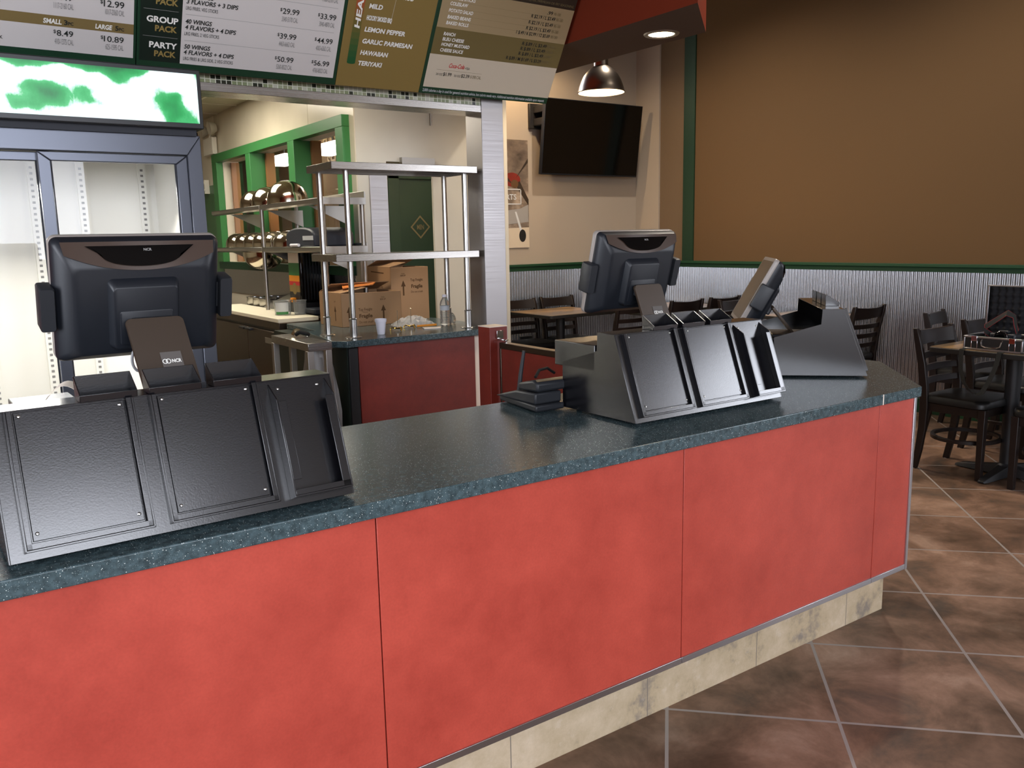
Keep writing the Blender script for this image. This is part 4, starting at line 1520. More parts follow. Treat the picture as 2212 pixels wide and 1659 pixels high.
carton('cardboard box with a Top Freight Fragile print and an orange envelope on it', (2.168, 3.515, ZT), 0.432, 0.36, 0.218, tx1)
carton('taller open cardboard box in the doorway behind the lower box', (2.612, 3.68, ZT), 0.296, 0.375, 0.366, tx2)
solo('envelope', MB().prism([(2.22, 3.60, ZT + 0.245), (2.42, 3.56, ZT + 0.262), (2.52, 3.72, ZT + 0.270), (2.30, 3.80, ZT + 0.265)], (0, 0, 0.006)), 'envelope', 'orange padded envelope on the lower cardboard box', 'envelope')

# trash bag under the end of the pass counter
mb = MB()
rng = random.Random(11)
rings = []
for j, (z, w) in enumerate(((0.12, 0.10), (0.2, 0.13), (0.35, 0.135), (0.5, 0.13), (0.62, 0.12), (0.74, 0.10), (0.82, 0.085), (0.865, 0.08))):
    ring = []
    for i in range(28):
        a = 2 * PI * i / 28
        rr = w * (1 + 0.10 * math.sin(i * 2.7 + j * 0.9) + 0.07 * (rng.random() - 0.5))
        ring.append((1.79 + rr * 0.75 * math.cos(a), 3.02 + rr * 1.2 * math.sin(a), z))
    rings.append(ring)
mb.loft(rings)
solo('trash_bag', mb, 'trash_film', 'hanging clear trash bag at the end of the dark red pass counter', 'bag', smooth=50)

# narrow steel work stand beside it
r = thing('work_stand', 'narrow stainless steel stand between the fridge and pass counter', 'stand', (1.70, 3.08, 0))
mb = MB().box((1.645, 2.79, 0.875), (1.785, 3.37, 0.92))
mesh_obj('stand_top', mb, 'brushed_h', r, bevel=0.003, world=True)
for x, y in ((1.765, 2.81), (1.66, 2.81), (1.765, 3.35), (1.66, 3.35)):
    mesh_obj('leg', MB().box((x - 0.018, y - 0.018, 0), (x + 0.018, y + 0.018, 0.876)), 'steel_soft', r, bevel=0.002, world=True)
r = thing('tongs', 'black and steel tongs lying on the narrow steel stand', 'tongs', (1.735, 3.18, 0.921))
mb = MB()
for s in (-1, 1):
    mb.strip([((-0.03 + 0.02 * k, s * (0.006 + 0.006 * k), 0.012 + 0.03 * math.sin(k * 0.9)), (0, 0.9, 0.3)) for k in range(5)], 0.022, 0.003)
mesh_obj('arms', mb, 'steel_polished', r)
mesh_obj('grip', MB().tube([(-0.02, -0.03, 0.014), (0.0, -0.05, 0.03), (0.03, -0.06, 0.02), (0.05, -0.05, 0.012)], 0.012), 'rubber', r)

# prep fridge with cutting board
r = thing('prep_fridge', 'stainless prep fridge with two doors and a white cutting board top', 'fridge', (2.2, 4.5, 0))
PX0, PX1, PY0, PY1, PZ = 1.98, 2.585, 4.18, 5.95, 0.94
mesh_obj('cabinet', MB().box((PX0 + 0.02, PY0 + 0.01, 0.12), (PX1, PY1, 0.86)), 'sign_dark', r, world=True)
mesh_obj('table_top', MB().box((PX0 + 0.005, PY0, 0.86), (PX1, PY1, 0.91)), 'steel_dark', r, bevel=0.003, world=True)
mesh_obj('cutting_board', MB().box((PX0, PY0, 0.91), (PX0 + 0.30, PY1, PZ)), 'cutting_board', r, bevel=0.004, world=True)
mesh_obj('pan_rail', MB().box((PX0 + 0.30, PY0, 0.91), (PX1, PY1, 0.93)), 'steel_dark', r, bevel=0.002, world=True)
for a, b in ((PY0 + 0.03, 4.85), (4.86, PY1 - 0.02)):
    d = mesh_obj('door', MB().box((PX0 - 0.005, a, 0.16), (PX0 + 0.03, b, 0.84)), 'steel_dark', r, bevel=0.004, world=True)
    c = 4.78 if a < 4.5 else 4.92
    mesh_obj('handle', MB().box((PX0 - 0.035, c - 0.06, 0.82), (PX0 + 0.0, c + 0.05, 0.838)), 'iron', d, bevel=0.003, world=True)
for y in (PY0 + 0.06, PY1 - 0.06):
    mesh_obj('caster', MB().cyl((PX0 + 0.08, y, 0), (PX0 + 0.08, y, 0.12), 0.03, n=14), 'rubber', r, world=True)
mesh_obj('name_plate', MB().box((PX0 - 0.007, 4.24, 0.75), (PX0 - 0.003, 4.46, 0.79)), 'steel_soft', r, bevel=0.001, world=True)
k = 0
for x in (2.36, 2.51):
    for y in (5.48, 5.64, 5.80):
        k += 1
        where = ('nearest', 'middle', 'farthest')[(5.48, 5.64, 5.80).index(y)] + (' pan of the front row' if x < 2.4 else ' pan of the back row')
        r = thing('food_pan', 'round steel food pan on the prep fridge, ' + where, 'pan', (x, y, 0.931), group='round pans on the prep fridge')
        mesh_obj('pan_body', MB().lathe([(0, 0.001), (0.066, 0.001), (0.068, 0.006), (0.068, 0.066), (0.074, 0.070), (0.074, 0.074), (0.066, 0.072), (0.064, 0.008), (0, 0.006)], n=28), 'steel', r)
mb = MB().prism([(2.285, 4.92, 0.941), (2.285, 5.38, 0.941), (2.50, 5.16, 1.077), (2.50, 4.92, 1.077)], (0.006, 0, 0.004))
mb.prism([(2.285, 5.38, 0.941), (2.50, 5.16, 1.077), (2.50, 5.38, 0.941)], (0, 0.004, 0))
solo('pan_hood', mb, 'steel_soft', 'sloping steel pan hood on the prep fridge', 'hood')
for (x, y, rr, h, lb, lab) in ((2.135, 4.50, 0.066, 0.106, 'wide deli cup with a green and white label on the cutting board', True), (2.245, 4.44, 0.049, 0.106, 'plain clear deli cup beside the labelled deli cup', False)):
    r = thing('deli_cup', lb, 'cup', (x, y, PZ))
    mesh_obj('cup_body', MB().lathe([(0, 0.002), (rr * 0.86, 0.002), (rr * 0.98, h - 0.006), (rr * 1.06, h - 0.004), (rr * 1.06, h), (rr * 0.96, h), (rr * 0.84, 0.006), (0, 0.006)], n=32), 'clear_plastic', r)
    if lab:
        mb = MB()
        for m_, z0, z1 in ((0, 0.026, h - 0.012), (1, 0.006, 0.026)):
            n = 12
            pts = []
            for i in range(n + 1):
                a = math.radians(195 + 95 * i / n)
                for z in (z0, z1):
                    q_ = rr * (0.86 + 0.12 * z / h) + 0.0012
                    pts.append((q_ * math.cos(a), q_ * math.sin(a), z))
            mb.add(pts, [(2 * i, 2 * i + 2, 2 * i + 3, 2 * i + 1) for i in range(n)], m_)
        tag(mesh_obj('cup_label', mb, ['sticker', 'kitchen_green'], r), 'white label with a green foot')

r = thing('beverage_dispenser', 'black beverage dispenser with a fruit picture strip on the prep fridge', 'dispenser', (2.45, 4.74, 0.931))
mb = MB().box((2.33, 4.62, 1.01), (2.58, 4.86, 1.42))
mesh_obj('tank', mb, 'black_gloss', r, bevel=0.012, world=True)
mesh_obj('base', MB().box((2.29, 4.60, 0.931), (2.58, 4.86, 1.01)), 'black_plastic', r, bevel=0.006, world=True)
mb = MB()
cols = ['paper', 'kitchen_green', 'orange', 'text_red', 'board_gold', 'mahogany']
for i, (z0, z1) in enumerate(((1.31, 1.405), (1.215, 1.31), (1.17, 1.215), (1.14, 1.17), (1.09, 1.14), (1.03, 1.09))):
    mb.box((2.3265, 4.635, z0), (2.3305, 4.845, z1), i)
mb.cyl((2.326, 4.74, 1.115), (2.3305, 4.74, 1.115), 0.045, n=24, m=4)
lbp = mesh_obj('picture_strip', mb, cols, r, smooth=0, world=True)
mb = MB()
for i in range(9):
    x = 2.36 + i * 0.024
    mb.box((x, 4.614, 1.03), (x + 0.006, 4.62, 1.40))
mesh_obj('ribs', mb, 'black_plastic', r, world=True)
mesh_obj('spout', MB().box((2.295, 4.72, 1.01), (2.33, 4.77, 1.045)), 'orange', r, bevel=0.006, world=True)
solo('grey_tray', MB().box((2.33, 4.38, 0.931), (2.57, 4.585, 0.975)), 'slicer_grey', 'grey tray in front of the black beverage dispenser', 'tray', bevel=0.01)

# wall shelves along the windows
r = thing('steel_shelving', 'long stainless two-level shelf unit in front of the kitchen windows', 'shelf', (2.38, 5.3, 0.931))
for z, nm in ((1.755, 'shelf'), (1.432, 'shelf')):
    for a, b in ((3.82, 5.04), (5.07, 6.35)):
        mb = MB().box((2.20, a, z - 0.006), (2.52, b, z))
        mb.prism([(2.20, a, z), (2.20, a, z - 0.03), (2.225, a, z - 0.042), (2.235, a, z - 0.036), (2.21, a, z - 0.024)], (0, b - a, 0))
        mb.box((2.51, a, z), (2.52, b, z + 0.045 if z > 1.6 else z + 0.02))
        if a < 4:
            mb.box((2.20, a - 0.004, z - 0.045), (2.52, a, z + 0.002))
        mesh_obj('shelf', mb, 'steel', r, bevel=0.0015, world=True)
for y in (3.84, 5.055):
    for x in (2.215, 2.50):
        mesh_obj('post', MB().cyl((x, y, 0.931), (x, y, 1.75), 0.016, n=18), 'steel_soft', r, world=True)
for y in (4.12, 4.96, 5.9):
    for z in (1.713, 1.390):
        mesh_obj('bracket', MB().prism([(2.23, y, z), (2.515, y, z), (2.515, y, z - 0.13)], (0, 0.004, 0)), 'steel_soft', r, world=True)


def bowl(label, x, y, z, rad, dep, tilt, group):
    r = thing('mixing_bowl', label, 'bowl', (x, y, z), group=group)
    prof = [(rad * math.sin(PI / 2 * k / 14) , dep * (1 - math.cos(PI / 2 * k / 14) ** 0.8)) for k in range(15)]
    prof = [(0, 0)] + [(p[0], p[1]) for p in prof[1:]] + [(rad + 0.008, dep + 0.002), (rad + 0.008, dep + 0.005), (rad - 0.003, dep + 0.004)] + [(p[0] - 0.003, p[1] + 0.003) for p in prof[13:0:-1]] + [(0, 0.003)]
    R_ = Euler((0, tilt, 0)).to_matrix()
    pts = [R_ @ Vector((rad + 0.008, 0, dep)), R_ @ Vector((-rad - 0.008, 0, dep)), R_ @ Vector((0, 0, 0))]
    low = min(min((R_ @ Vector((p[0] * math.cos(a), p[0] * math.sin(a), p[1]))).z for p in prof) for a in (0, PI / 2, PI))
    mesh_obj('bowl_shell', MB().lathe(prof, (0, 0, -low), n=40, ax=R_), 'steel_polished', r)
    return r


for i, (y, rad) in enumerate(((4.86, 0.155), (5.30, 0.135), (5.62, 0.125))):
    bowl('upturned polished steel mixing bowl on the upper shelf, ' + ('largest, by the shelf post', 'middle of the three', 'farthest and smallest')[i], 2.36, y, 1.757, rad, rad * 1.12, PI, 'upturned bowls on the upper shelf')
for i, y in enumerate((4.88, 5.17, 5.42, 5.66, 5.90, 6.14)):
    w = ('nearest the grey appliance', 'first beyond the shelf post', 'second beyond the shelf post', 'third beyond the shelf post', 'fourth beyond the shelf post', 'farthest, by the cooler edge')[i]
    bowl('upturned steel mixing bowl on the lower shelf, ' + w, 2.36, y, 1.434, 0.128 if i == 0 else 0.112, 0.118, PI, 'upturned bowls on the lower shelf')
r = bowl('big steel mixing bowl hanging mouth up beneath the lower shelf', 2.36, 5.50, 1.245, 0.165, 0.145, 0, None)

r = thing('countertop_appliance', 'dark grey rounded kitchen appliance with white stickers on the lower shelf', 'appliance', (2.36, 4.28, 1.433))
mb = MB()
pr = []
for k in range(15):
    a = PI * k / 14
    pr.append((0.0, 0.27 * math.cos(a), 0.05 + 0.085 * max(0, math.sin(a)) ** 0.55))
mb.prism([(0, 0.27, 0.0)] + pr + [(0, -0.27, 0.0)], (0.30, 0, 0))
mb.v = [v + Vector((-0.15, 0, 0)) for v in mb.v]
mesh_obj('housing', mb, 'slicer_grey', r, bevel=0.012)
mesh_obj('sticker', MB().box((-0.153, -0.26, 0.045), (-0.151, -0.07, 0.075)), 'sticker', r)
mesh_obj('front_pad', MB().cyl((-0.165, -0.02, 0.012), (-0.165, 0.13, 0.012), 0.011, n=12), 'foam_white', r)

# small fixtures on the far kitchen wall
r = thing('emergency_light', 'white two-headed emergency light high on the kitchen wall', 'emergency light', (2.585, 7.30, 2.36))
mesh_obj('battery_box', MB().box((-0.05, 0.02, 0.0), (0.0, 0.34, 0.17)), 'white_paint', r, bevel=0.006)
for y in (-0.06, 0.26):
    R_ = Euler((0, math.radians(-100), 0)).to_matrix()
    mesh_obj('lamp_head', MB().lathe([(0, 0), (0.04, 0.005), (0.062, 0.05), (0.066, 0.075), (0.0, 0.07)], (-0.02, y, 0.25), n=24, ax=R_), 'frp_panel', r)
mesh_obj('arm', MB().tube([(-0.03, 0.14, 0.17), (-0.03, 0.10, 0.24), (-0.02, -0.02, 0.25)], 0.012), 'white_paint', r)
mb = MB().box((-0.05, 0, 0), (0, 0.05, 0.14)).tube([(-0.04, 0.02, 0.03), (-0.16, -0.02, 0.03), (-0.20, -0.06, 0.0)], 0.02).tube([(-0.04, 0.02, 0.11), (-0.12, 0.05, 0.12), (-0.17, 0.10, 0.12)], 0.016)
o = solo('wall_bracket', mb, 'white_paint', 'white spray-arm fixture on the green tiled wall behind the shelves', 'wall fixture')
o.location = (2.59, 7.72, 1.99)
# ------------------------------------------------------------------ wall television and poster
r = thing('television', 'black flat-screen television tilted down on the tan wall', 'television', (5.745, 5.17, 2.07))
TT = math.radians(7.5)
M4 = Matrix.Translation((5.735, 5.245, 2.075)) @ Matrix.Rotation(TT, 4, 'X')
mb = MB()
mb.M = M4
mb.box((-0.637, 0.0, 0.0), (0.637, 0.045, 0.722))
mesh_obj('casing', mb, 'black_plastic', r, bevel=0.004, world=True)
mb = MB()
mb.M = M4
mb.box((-0.628, -0.002, 0.016), (0.628, 0.001, 0.714))
mesh_obj('screen', mb, 'tv_black', r, world=True)
mb = MB()
mb.M = M4
mb.box((-0.03, -0.003, 0.004), (0.03, -0.001, 0.010))
mesh_obj('maker_mark', mb, 'dark_plastic', r, world=True)
r = thing('wall_mount', 'black wall mount arm behind the left edge of the television', 'mount', (5.2, 5.36, 2.64))
mesh_obj('wall_plate', MB().box((5.075, 5.385, 2.525), (5.30, 5.419, 2.765)), 'iron', r, bevel=0.006, world=True)
mesh_obj('arm', MB().box((5.12, 5.22, 2.55), (5.5, 5.39, 2.62)).box((5.12, 5.22, 2.67), (5.5, 5.39, 2.74)), 'iron', r, bevel=0.006, world=True)

r = thing('poster', 'tall sepia photo poster of a propeller plane, half hidden by the steel jamb', 'poster', (4.72, 5.41, 1.365))
PX0, PX1, PZ0, PZ1 = 4.28, 5.058, 1.367, 2.413
mesh_obj('sheet', MB().box((PX0, 5.405, PZ0), (PX1, 5.42, PZ1)), 'poster_sky', r, world=True)
mb = MB()


def pq(m, *pts):
    mb.add([(x, 5.4035 - 0.0003 * m, z) for x, z in pts], [tuple(range(len(pts)))], m)


pq(2, (PX0, PZ0), (PX1, PZ0), (PX1, PZ0 + 0.20), (PX0, PZ0 + 0.18))
pq(3, (4.55, 2.17), (4.80, 2.06), (4.86, 1.99), (4.80, 2.02))
pq(3, (4.90, 2.04), (4.93, 2.08), (5.055, 2.24), (5.055, 2.20))
pq(3, (4.90, 1.98), (4.95, 2.02), (5.056, 1.84), (5.056, 1.78))
pq(1, *[(4.86 + 0.10 * math.cos(2 * PI * k / 24), 2.03 + 0.068 * math.sin(2 * PI * k / 24)) for k in range(24)])
pq(4, *[(4.89 + 0.045 * math.cos(2 * PI * k / 20), 1.99 + 0.04 * math.sin(2 * PI * k / 20)) for k in range(20)])
pq(5, (4.30, 1.68), (4.95, 1.75), (5.05, 1.79), (5.05, 1.62), (4.60, 1.58), (4.30, 1.56))
pq(6, (4.885, 1.72), (4.905, 1.72), (4.985, 1.50), (4.955, 1.50))
pq(7, *[(4.975 + 0.042 * math.cos(2 * PI * k / 20), 1.485 + 0.062 * math.sin(2 * PI * k / 20)) for k in range(20)])
mesh_obj('plane_picture', mb, ['poster_sky', 'laminate_dark', 'board_cream', 'board_brown', 'cardboard_dark', 'rule_grey', 'sticker', 'rubber'], r, smooth=0, world=True)
mb = MB()
for a, b in (((4.34, 1.790), (4.965, 1.800)), ((4.34, 1.932), (4.965, 1.942)), ((4.955, 1.790), (4.965, 1.942)), ((4.34, 1.790), (4.35, 1.942))):
    mb.box((a[0], 5.399, a[1]), (b[0], 5.4005, b[1]))
put_text(mb, 'EXPERTS', (0, 5.3995, 0), (1, 0, 0), (0, 0, 1), 4.905, 1.838, 0.052, 0.30, bold=0.02, align='R')
mesh_obj('poster_lettering', mb, 'sticker', r, smooth=0, world=True)

# ------------------------------------------------------------------ tables


def table(label, x, y, hx, hy, h=0.765, rot=0.0):
    r = thing('dining_table', label, 'table', (x, y, 0), rot, 'dining tables')
    mb = MB().prism([(p[0], p[1], h - 0.032) for p in rrect(2 * hx, 2 * hy, 0.03)], (0, 0, 0.030))
    mesh_obj('table_edge', mb, 'table_edge', r, bevel=0.004)
    mb = MB().prism([(p[0], p[1], h - 0.004) for p in rrect(2 * hx - 0.012, 2 * hy - 0.012, 0.026)], (0, 0, 0.004))
    mesh_obj('table_top', mb, 'table_wood', r)
    mesh_obj('column', MB().lathe([(0.0, h - 0.034), (0.10, h - 0.034), (0.10, h - 0.042), (0.042, h - 0.06), (0.040, 0.075), (0.052, 0.06), (0.07, 0.03), (0.0, 0.03)], n=28), 'iron', r)
    for k in range(4):
        a = k * PI / 2
        c, s = math.cos(a), math.sin(a)
        q_ = []
        for d, w, z in ((0.03, 0.045, 0.066), (0.16, 0.036, 0.045), (0.27, 0.030, 0.026), (0.298, 0.022, 0.016)):
            q_.append([(d * c - yy * s, d * s + yy * c, zz) for yy, zz in ((-w, 0.004), (w, 0.004), (w * 0.7, z), (-w * 0.7, z))])
        mesh_obj('base_arm', MB().loft(q_), 'iron', r, bevel=0.003)
    return r


# ------------------------------------------------------------------ chairs: built once, then copied
def make_chair():
    """faces -Y; origin on the floor under the middle of the seat"""
    r = thing('dining_chair', 'x', 'chair', (0, 0, 0), group='ladder-back dining chairs')
    mb = MB()
    rings = []
    for k, (s, z) in enumerate(((0.95, 0.422), (1.0, 0.430), (1.0, 0.452), (0.965, 0.468), (0.85, 0.474))):
        ring = []
        for (x, y) in rrect(0.42 * s, 0.40 * s, 0.07 * s, 6):
            ring.append((x * (1.0 - 0.10 * (y / 0.2) * 0.5), y - 0.005, z))
        rings.append(ring)
    mb.loft(rings)
    mesh_obj('seat', mb, 'vinyl_black', r, smooth=50)
    mb = MB()
    mb.box((-0.185, -0.18, 0.372), (0.185, -0.16, 0.424)).box((-0.185, 0.16, 0.372), (0.185, 0.18, 0.424)).box((-0.19, -0.18, 0.372), (-0.17, 0.18, 0.424)).box((0.17, -0.18, 0.372), (0.19, 0.18, 0.424))
    mesh_obj('seat_frame', mb, 'mahogany', r, bevel=0.002)
    for sx in (-1, 1):
        mb = MB()
        mb.loft([[(sx * 0.18 + a * w, -0.178 + b * w, z) for a, b in ((-1, -1), (1, -1), (1, 1), (-1, 1))] for z, w in ((0.0, 0.0165), (0.12, 0.0175), (0.425, 0.021))])
        l_ = mesh_obj('front_leg', mb, 'mahogany', r, bevel=0.003)
        mesh_obj('glide', MB().cyl((sx * 0.18, -0.178, 0), (sx * 0.18, -0.178, 0.004), 0.013, n=12), 'sticker', l_)
        mb = MB()
        path = [(0.212, 0.0), (0.188, 0.12), (0.172, 0.26), (0.168, 0.40), (0.176, 0.52), (0.196, 0.66), (0.228, 0.80), (0.246, 0.872)]
        rg_ = []
        for i, (y, z) in enumerate(path):
            w = 0.0135
            dpt = (0.019, 0.021, 0.024, 0.026, 0.026, 0.024, 0.021, 0.015)[i]
            x = sx * (0.188 + 0.012 * (i / 7))
            rg_.append([(x - w, y - dpt, z), (x + w, y - dpt, z), (x + w, y + dpt, z), (x - w, y + dpt, z)])
        mb.loft(rg_)
        l_ = mesh_obj('rear_leg', mb, 'mahogany', r, bevel=0.005, smooth=50)
        mesh_obj('glide', MB().cyl((sx * 0.188, 0.212, 0), (sx * 0.188, 0.212, 0.004), 0.013, n=12), 'sticker', l_)

    def rail(nm, z0, z1, yb, bow, thick=0.011):
        mb = MB()
        n = 10
        rg_ = []
        for i in range(n + 1):
            t_ = -1 + 2 * i / n
            x = t_ * 0.186
            y = yb + bow * (1 - t_ * t_)
            lean = (z1 - z0) * 0.2
            zt_ = z1 - 0.010 * (1 - t_ * t_) * (1 if nm == 'top_rail' else 0)
            rg_.append([(x, y - thick, z0), (x, y + thick, z0), (x, y + thick + lean, zt_), (x, y - thick + lean, zt_)])
        mb.loft(rg_)
        mesh_obj(nm, mb, 'mahogany', r, bevel=0.002, smooth=50)
    rail('top_rail', 0.770, 0.862, 0.216, 0.034)
    rail('back_slat', 0.684, 0.722, 0.198, 0.032, 0.009)
    rail('back_slat', 0.606, 0.644, 0.184, 0.030, 0.009)
    rail('back_slat', 0.528, 0.566, 0.174, 0.028, 0.009)
    mb = MB()
    n = 36
    vs_ = []
    for i in range(n):
        a = 2 * PI * i / n
        for rr, z in ((0.182, 0.20), (0.206, 0.20), (0.206, 0.222), (0.182, 0.222)):
            vs_.append((rr * math.cos(a), rr * math.sin(a) * 0.95, z))
    mb.add(vs_, [(4 * i + k, 4 * i + (k + 1) % 4, 4 * ((i + 1) % n) + (k + 1) % 4, 4 * ((i + 1) % n) + k) for i in range(n) for k in range(4)])
    mesh_obj('foot_ring', mb, 'mahogany', r, bevel=0.002)
    return r


chair0 = make_chair()
first = True


def chair(label, x, y, rot=0.0):
    global first
    o = chair0 if first else copy_tree(chair0)
    first = False
    o.location = (x, y, 0)
    o.rotation_euler = (0, 0, rot)
    o['label'] = label
    return o


# nearest table, right edge of the picture
table('dining table at the right, with an open camera case on it', 5.17, 0.75, 0.325, 0.352, 0.775)
chair('dark ladder-back chair nearest the counter end, tucked under the camera-case table', 5.10, 0.965)
chair('dark chair at the right picture edge, facing the camera-case table from the window side', 5.075, 0.415, PI)
# a second pair of places farther along
table('dining table just beyond the camera-case table', 5.86, 0.74, 0.30, 0.35, 0.765)
chair('dark ladder-back chair right behind the open camera case', 5.80, 1.04)
chair('dark chair by the corrugated wall behind the camera case', 6.12, 1.50, math.radians(12))
# by the right wall
table('dining table against the right wall behind the far register stand', 6.18, 2.86, 0.31, 0.36)
chair('dark ladder-back chair seen whole between the far register stand and the corrugated wall', 6.19, 2.58, PI)
chair('dark chair partly hidden by the edge-on register screen, at the right wall table', 6.10, 3.40)
table('dining table against the right wall near the corner, beyond the middle register', 5.95, 4.42, 0.56, 0.36)
chair('dark chair with bowed top rail just right of the middle register neck', 5.76, 4.15, PI)
chair('dark chair behind the edge-on register screen, farther from the middle register', 6.30, 4.17, PI)
# under the television
table('dining table under the poster at the left of the dining room', 4.97, 4.80, 0.385, 0.345)
chair('dark chair under the poster, against the corrugated wall beside the steel jamb', 4.80, 5.02)
chair('dark chair under the television, second from the steel jamb', 5.30, 5.04)
chair('dark chair on the near side of the poster table, hidden behind the middle register', 5.25, 4.30, PI)

# wall outlet under the table
r = thing('wall_outlet', 'black double wall outlet low on the corrugated wall', 'outlet', (4.98, 5.39, 0.42))
mesh_obj('plate', MB().box((-0.075, -0.012, -0.055), (0.075, 0.006, 0.055)), 'iron', r, bevel=0.004)
for sx in (-0.034, 0.034):
    mesh_obj('socket', MB().cyl((sx, -0.011, 0), (sx, -0.016, 0), 0.026, n=20), 'text_grey', r)

# ------------------------------------------------------------------ swing gate between counter and pass
r = thing('swing_gate', 'low dark red swing gate between counter and steel jamb', 'gate', (2.40, 1.6, 0))
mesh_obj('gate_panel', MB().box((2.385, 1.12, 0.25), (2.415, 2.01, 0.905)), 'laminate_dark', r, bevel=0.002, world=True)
mesh_obj('top_cap', MB().box((2.378, 1.11, 0.900), (2.422, 2.02, 0.932)), 'steel_dark', r, bevel=0.003, world=True)
mesh_obj('edge_cap', MB().box((2.38, 2.008, 0.25), (2.42, 2.022, 0.915)), 'steel_dark', r, bevel=0.002, world=True)
r = thing('gate_post', 'red square post with a white top at the end of the swing gate', 'post', (2.40, 2.11, 0))
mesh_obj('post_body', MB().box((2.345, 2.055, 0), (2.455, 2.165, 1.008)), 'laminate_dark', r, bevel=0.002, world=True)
mesh_obj('post_cap', MB().box((2.344, 2.054, 1.008), (2.456, 2.166, 1.012)), 'paper', r, world=True)
mesh_obj('latch', MB().box((2.385, 2.046, 0.948), (2.425, 2.056, 0.990)).box((2.39, 2.00, 0.940), (2.425, 2.056, 0.945)).box((2.405, 1.995, 0.932), (2.412, 2.002, 0.945)), 'chrome', r, bevel=0.001, world=True)

# ------------------------------------------------------------------ camera case
r = thing('camera_case', 'open hard camera case with grey foam lid, on the right-hand dining table', 'case', (5.0, 0.74, 0.776))
CX0, CX1, CY0, CY1, CZ = 4.875, 5.115, 0.585, 0.905, 0.776
mb = MB()
mb.box((CX0, CY0, CZ), (CX1, CY1, CZ + 0.006)).box((CX0, CY0, CZ), (CX0 + 0.006, CY1, CZ + 0.075)).box((CX1 - 0.006, CY0, CZ), (CX1, CY1, CZ + 0.075)).box((CX0, CY0, CZ), (CX1, CY0 + 0.006, CZ + 0.075)).box((CX0, CY1 - 0.006, CZ), (CX1, CY1, CZ + 0.075))
mesh_obj('case_body', mb, 'case_black', r, world=True)
mb = MB()
e = 0.007
for z in (CZ + 0.001, CZ + 0.070):
    mb.box((CX0 - 0.003, CY0 - 0.003, z), (CX0 + e, CY1 + 0.003, z + 0.010)).box((CX0 - 0.003, CY1 - e, z), (CX1 + 0.003, CY1 + 0.003, z + 0.010)).box((CX0 - 0.003, CY0 - 0.003, z), (CX1 + 0.003, CY0 + e, z + 0.010)).box((CX1 - e, CY0, z), (CX1 + 0.003, CY1, z + 0.010))
for x in (CX0 - 0.002, CX1 - e):
    for y in (CY0 - 0.002, CY1 - e):
        mb.box((x, y, CZ), (x + 0.009, y + 0.009, CZ + 0.08))
mesh_obj('metal_edging', mb, 'alu_trim', r, bevel=0.0015, world=True)
mesh_obj('foam_lining', MB().box((CX0 + 0.006, CY0 + 0.006, CZ + 0.006), (CX1 - 0.006, CY1 - 0.006, CZ + 0.045)), 'foam_grey', r, world=True)
for y in (CY1 - 0.062, CY0 + 0.052):
    mesh_obj('latch', MB().box((CX0 - 0.010, y - 0.016, CZ + 0.052), (CX0 - 0.002, y + 0.016, CZ + 0.082)).box((CX0 - 0.007, y - 0.018, CZ + 0.012), (CX0 - 0.004, y - 0.014, CZ + 0.055)).box((CX0 - 0.007, y + 0.014, CZ + 0.012), (CX0 - 0.004, y + 0.018, CZ + 0.055)), 'chrome', r, bevel=0.001, world=True)
yc = (CY0 + CY1) / 2
mesh_obj('handle', MB().tube([(CX0 - 0.004, yc + 0.055, CZ + 0.062), (CX0 - 0.014, yc + 0.055, CZ + 0.055), (CX0 - 0.018, yc + 0.050, CZ + 0.030), (CX0 - 0.018, yc + 0.03, CZ + 0.022), (CX0 - 0.018, yc - 0.03, CZ + 0.022), (CX0 - 0.018, yc - 0.050, CZ + 0.030), (CX0 - 0.014, yc - 0.055, CZ + 0.055), (CX0 - 0.004, yc - 0.055, CZ + 0.062)], 0.004), 'chrome', r, world=True)
# lid, standing open
LX = CX1 + 0.002
mb = MB()
mb.box((LX + 0.032, CY0, CZ + 0.078), (LX + 0.038, CY1, CZ + 0.355)).box((LX, CY0, CZ + 0.078), (LX + 0.036, CY0 + 0.005, CZ + 0.355)).box((LX, CY1 - 0.005, CZ + 0.078), (LX + 0.036, CY1, CZ + 0.355)).box((LX, CY0, CZ + 0.35), (LX + 0.036, CY1, CZ + 0.355))
lid = mesh_obj('lid', mb, 'case_black', r, world=True)
mb = MB()
for a, b in (((LX - 0.002, CY0 - 0.003, CZ + 0.075), (LX + 0.008, CY0 + e, CZ + 0.358)), ((LX - 0.002, CY1 - e, CZ + 0.075), (LX + 0.008, CY1 + 0.003, CZ + 0.358)), ((LX - 0.002, CY0 - 0.003, CZ + 0.35), (LX + 0.008, CY1 + 0.003, CZ + 0.358))):
    mb.box(a, b)
mesh_obj('lid_edging', mb, 'alu_trim', lid, bevel=0.0015, world=True)
mb = MB()
n = 64
vs_ = []
for j in range(n + 1):
    for i in range(n + 1):
        y = CY0 + 0.007 + (CY1 - CY0 - 0.014) * i / n
        z = CZ + 0.082 + 0.266 * j / n
        h = 0.5 + 0.25 * (math.cos(2 * PI * y / 0.040) + math.cos(2 * PI * z / 0.040))
        vs_.append((LX + 0.026 - 0.020 * h, y, z))
mb.add(vs_, [(j * (n + 1) + i, j * (n + 1) + i + 1, (j + 1) * (n + 1) + i + 1, (j + 1) * (n + 1) + i) for j in range(n) for i in range(n)])
mesh_obj('egg_crate_foam', mb, 'foam_grey', lid, world=True, smooth=80)

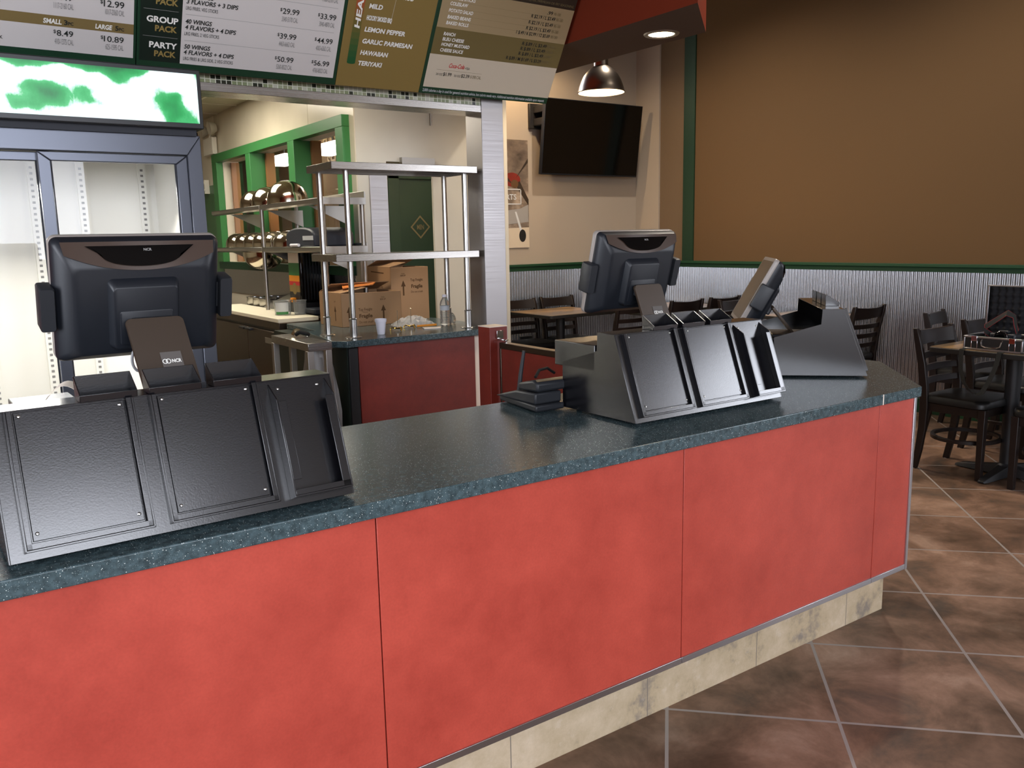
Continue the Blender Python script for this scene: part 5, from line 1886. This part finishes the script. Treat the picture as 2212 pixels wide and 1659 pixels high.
# the case's carrying strap hangs down in a loop from the table edge
pts = []
for y, z in ((0.895, 0.778), (0.897, 0.74), (0.893, 0.66), (0.872, 0.59), (0.84, 0.545), (0.80, 0.525), (0.765, 0.54), (0.735, 0.60), (0.705, 0.68), (0.69, 0.745), (0.685, 0.778)):
    pts.append(((4.838, y, z), Vector((0.25, 0.97, 0.25 if z < 0.6 else 0)).normalized()))
solo('carrying_strap', MB().strip([((4.868, 0.895, 0.779), Vector((0.25, 0.97, 0)).normalized())] + pts + [((4.868, 0.685, 0.779), Vector((0.25, 0.97, 0)).normalized())], 0.030, 0.002), 'strap_black', 'black webbing strap hanging in a loop from the camera-case table', 'strap', smooth=60)

r = thing('camera', 'black camera lying in the open case', 'camera', (4.99, 0.73, CZ + 0.046))
mesh_obj('camera_body', MB().box((-0.04, -0.07, 0), (0.04, 0.07, 0.05)).box((-0.03, -0.03, 0.05), (0.02, 0.03, 0.068)), 'black_plastic', r, bevel=0.008)
mesh_obj('lens', MB().lathe([(0, 0.0), (0.034, 0.0), (0.034, 0.03), (0.03, 0.034), (0.026, 0.030), (0, 0.026)], (-0.04, 0.0, 0.030), n=28, ax=Euler((0, math.radians(-90), 0)).to_matrix()), 'black_gloss', r)
mesh_obj('lens_ring', MB().lathe([(0.0345, 0.008), (0.0355, 0.009), (0.0355, 0.014), (0.0345, 0.015)], (-0.04, 0.0, 0.030), n=28, ax=Euler((0, math.radians(-90), 0)).to_matrix()), 'chrome', r)
sp_ = [((0.0, 0.075, 0.03), (0, 0, 1)), ((-0.02, 0.11, 0.06), (0.3, 0.2, 1)), ((-0.01, 0.115, 0.075), (0.3, 0.2, 1)), ((0.0, 0.06, 0.12), (0.3, 0, 1)), ((0.0, 0.0, 0.165), (0.5, 0, 0.8)), ((0.02, -0.03, 0.145), (0.7, 0, 0.3)), ((0.02, -0.04, 0.10), (0.8, 0, 0.2)), ((0.01, -0.06, 0.05), (0.3, 0, 1))]
sp_ = [(p, Vector(s).normalized()) for p, s in sp_]
st = mesh_obj('neck_strap', MB().strip(sp_, 0.034, 0.003), 'strap_black', r, smooth=60)
mb = MB()
for sg_ in (-1, 1):
    mb.tube([Vector(p) + s * 0.017 * sg_ for p, s in sp_], 0.0016, n=6)
mesh_obj('strap_piping', mb, 'strap_red', st)
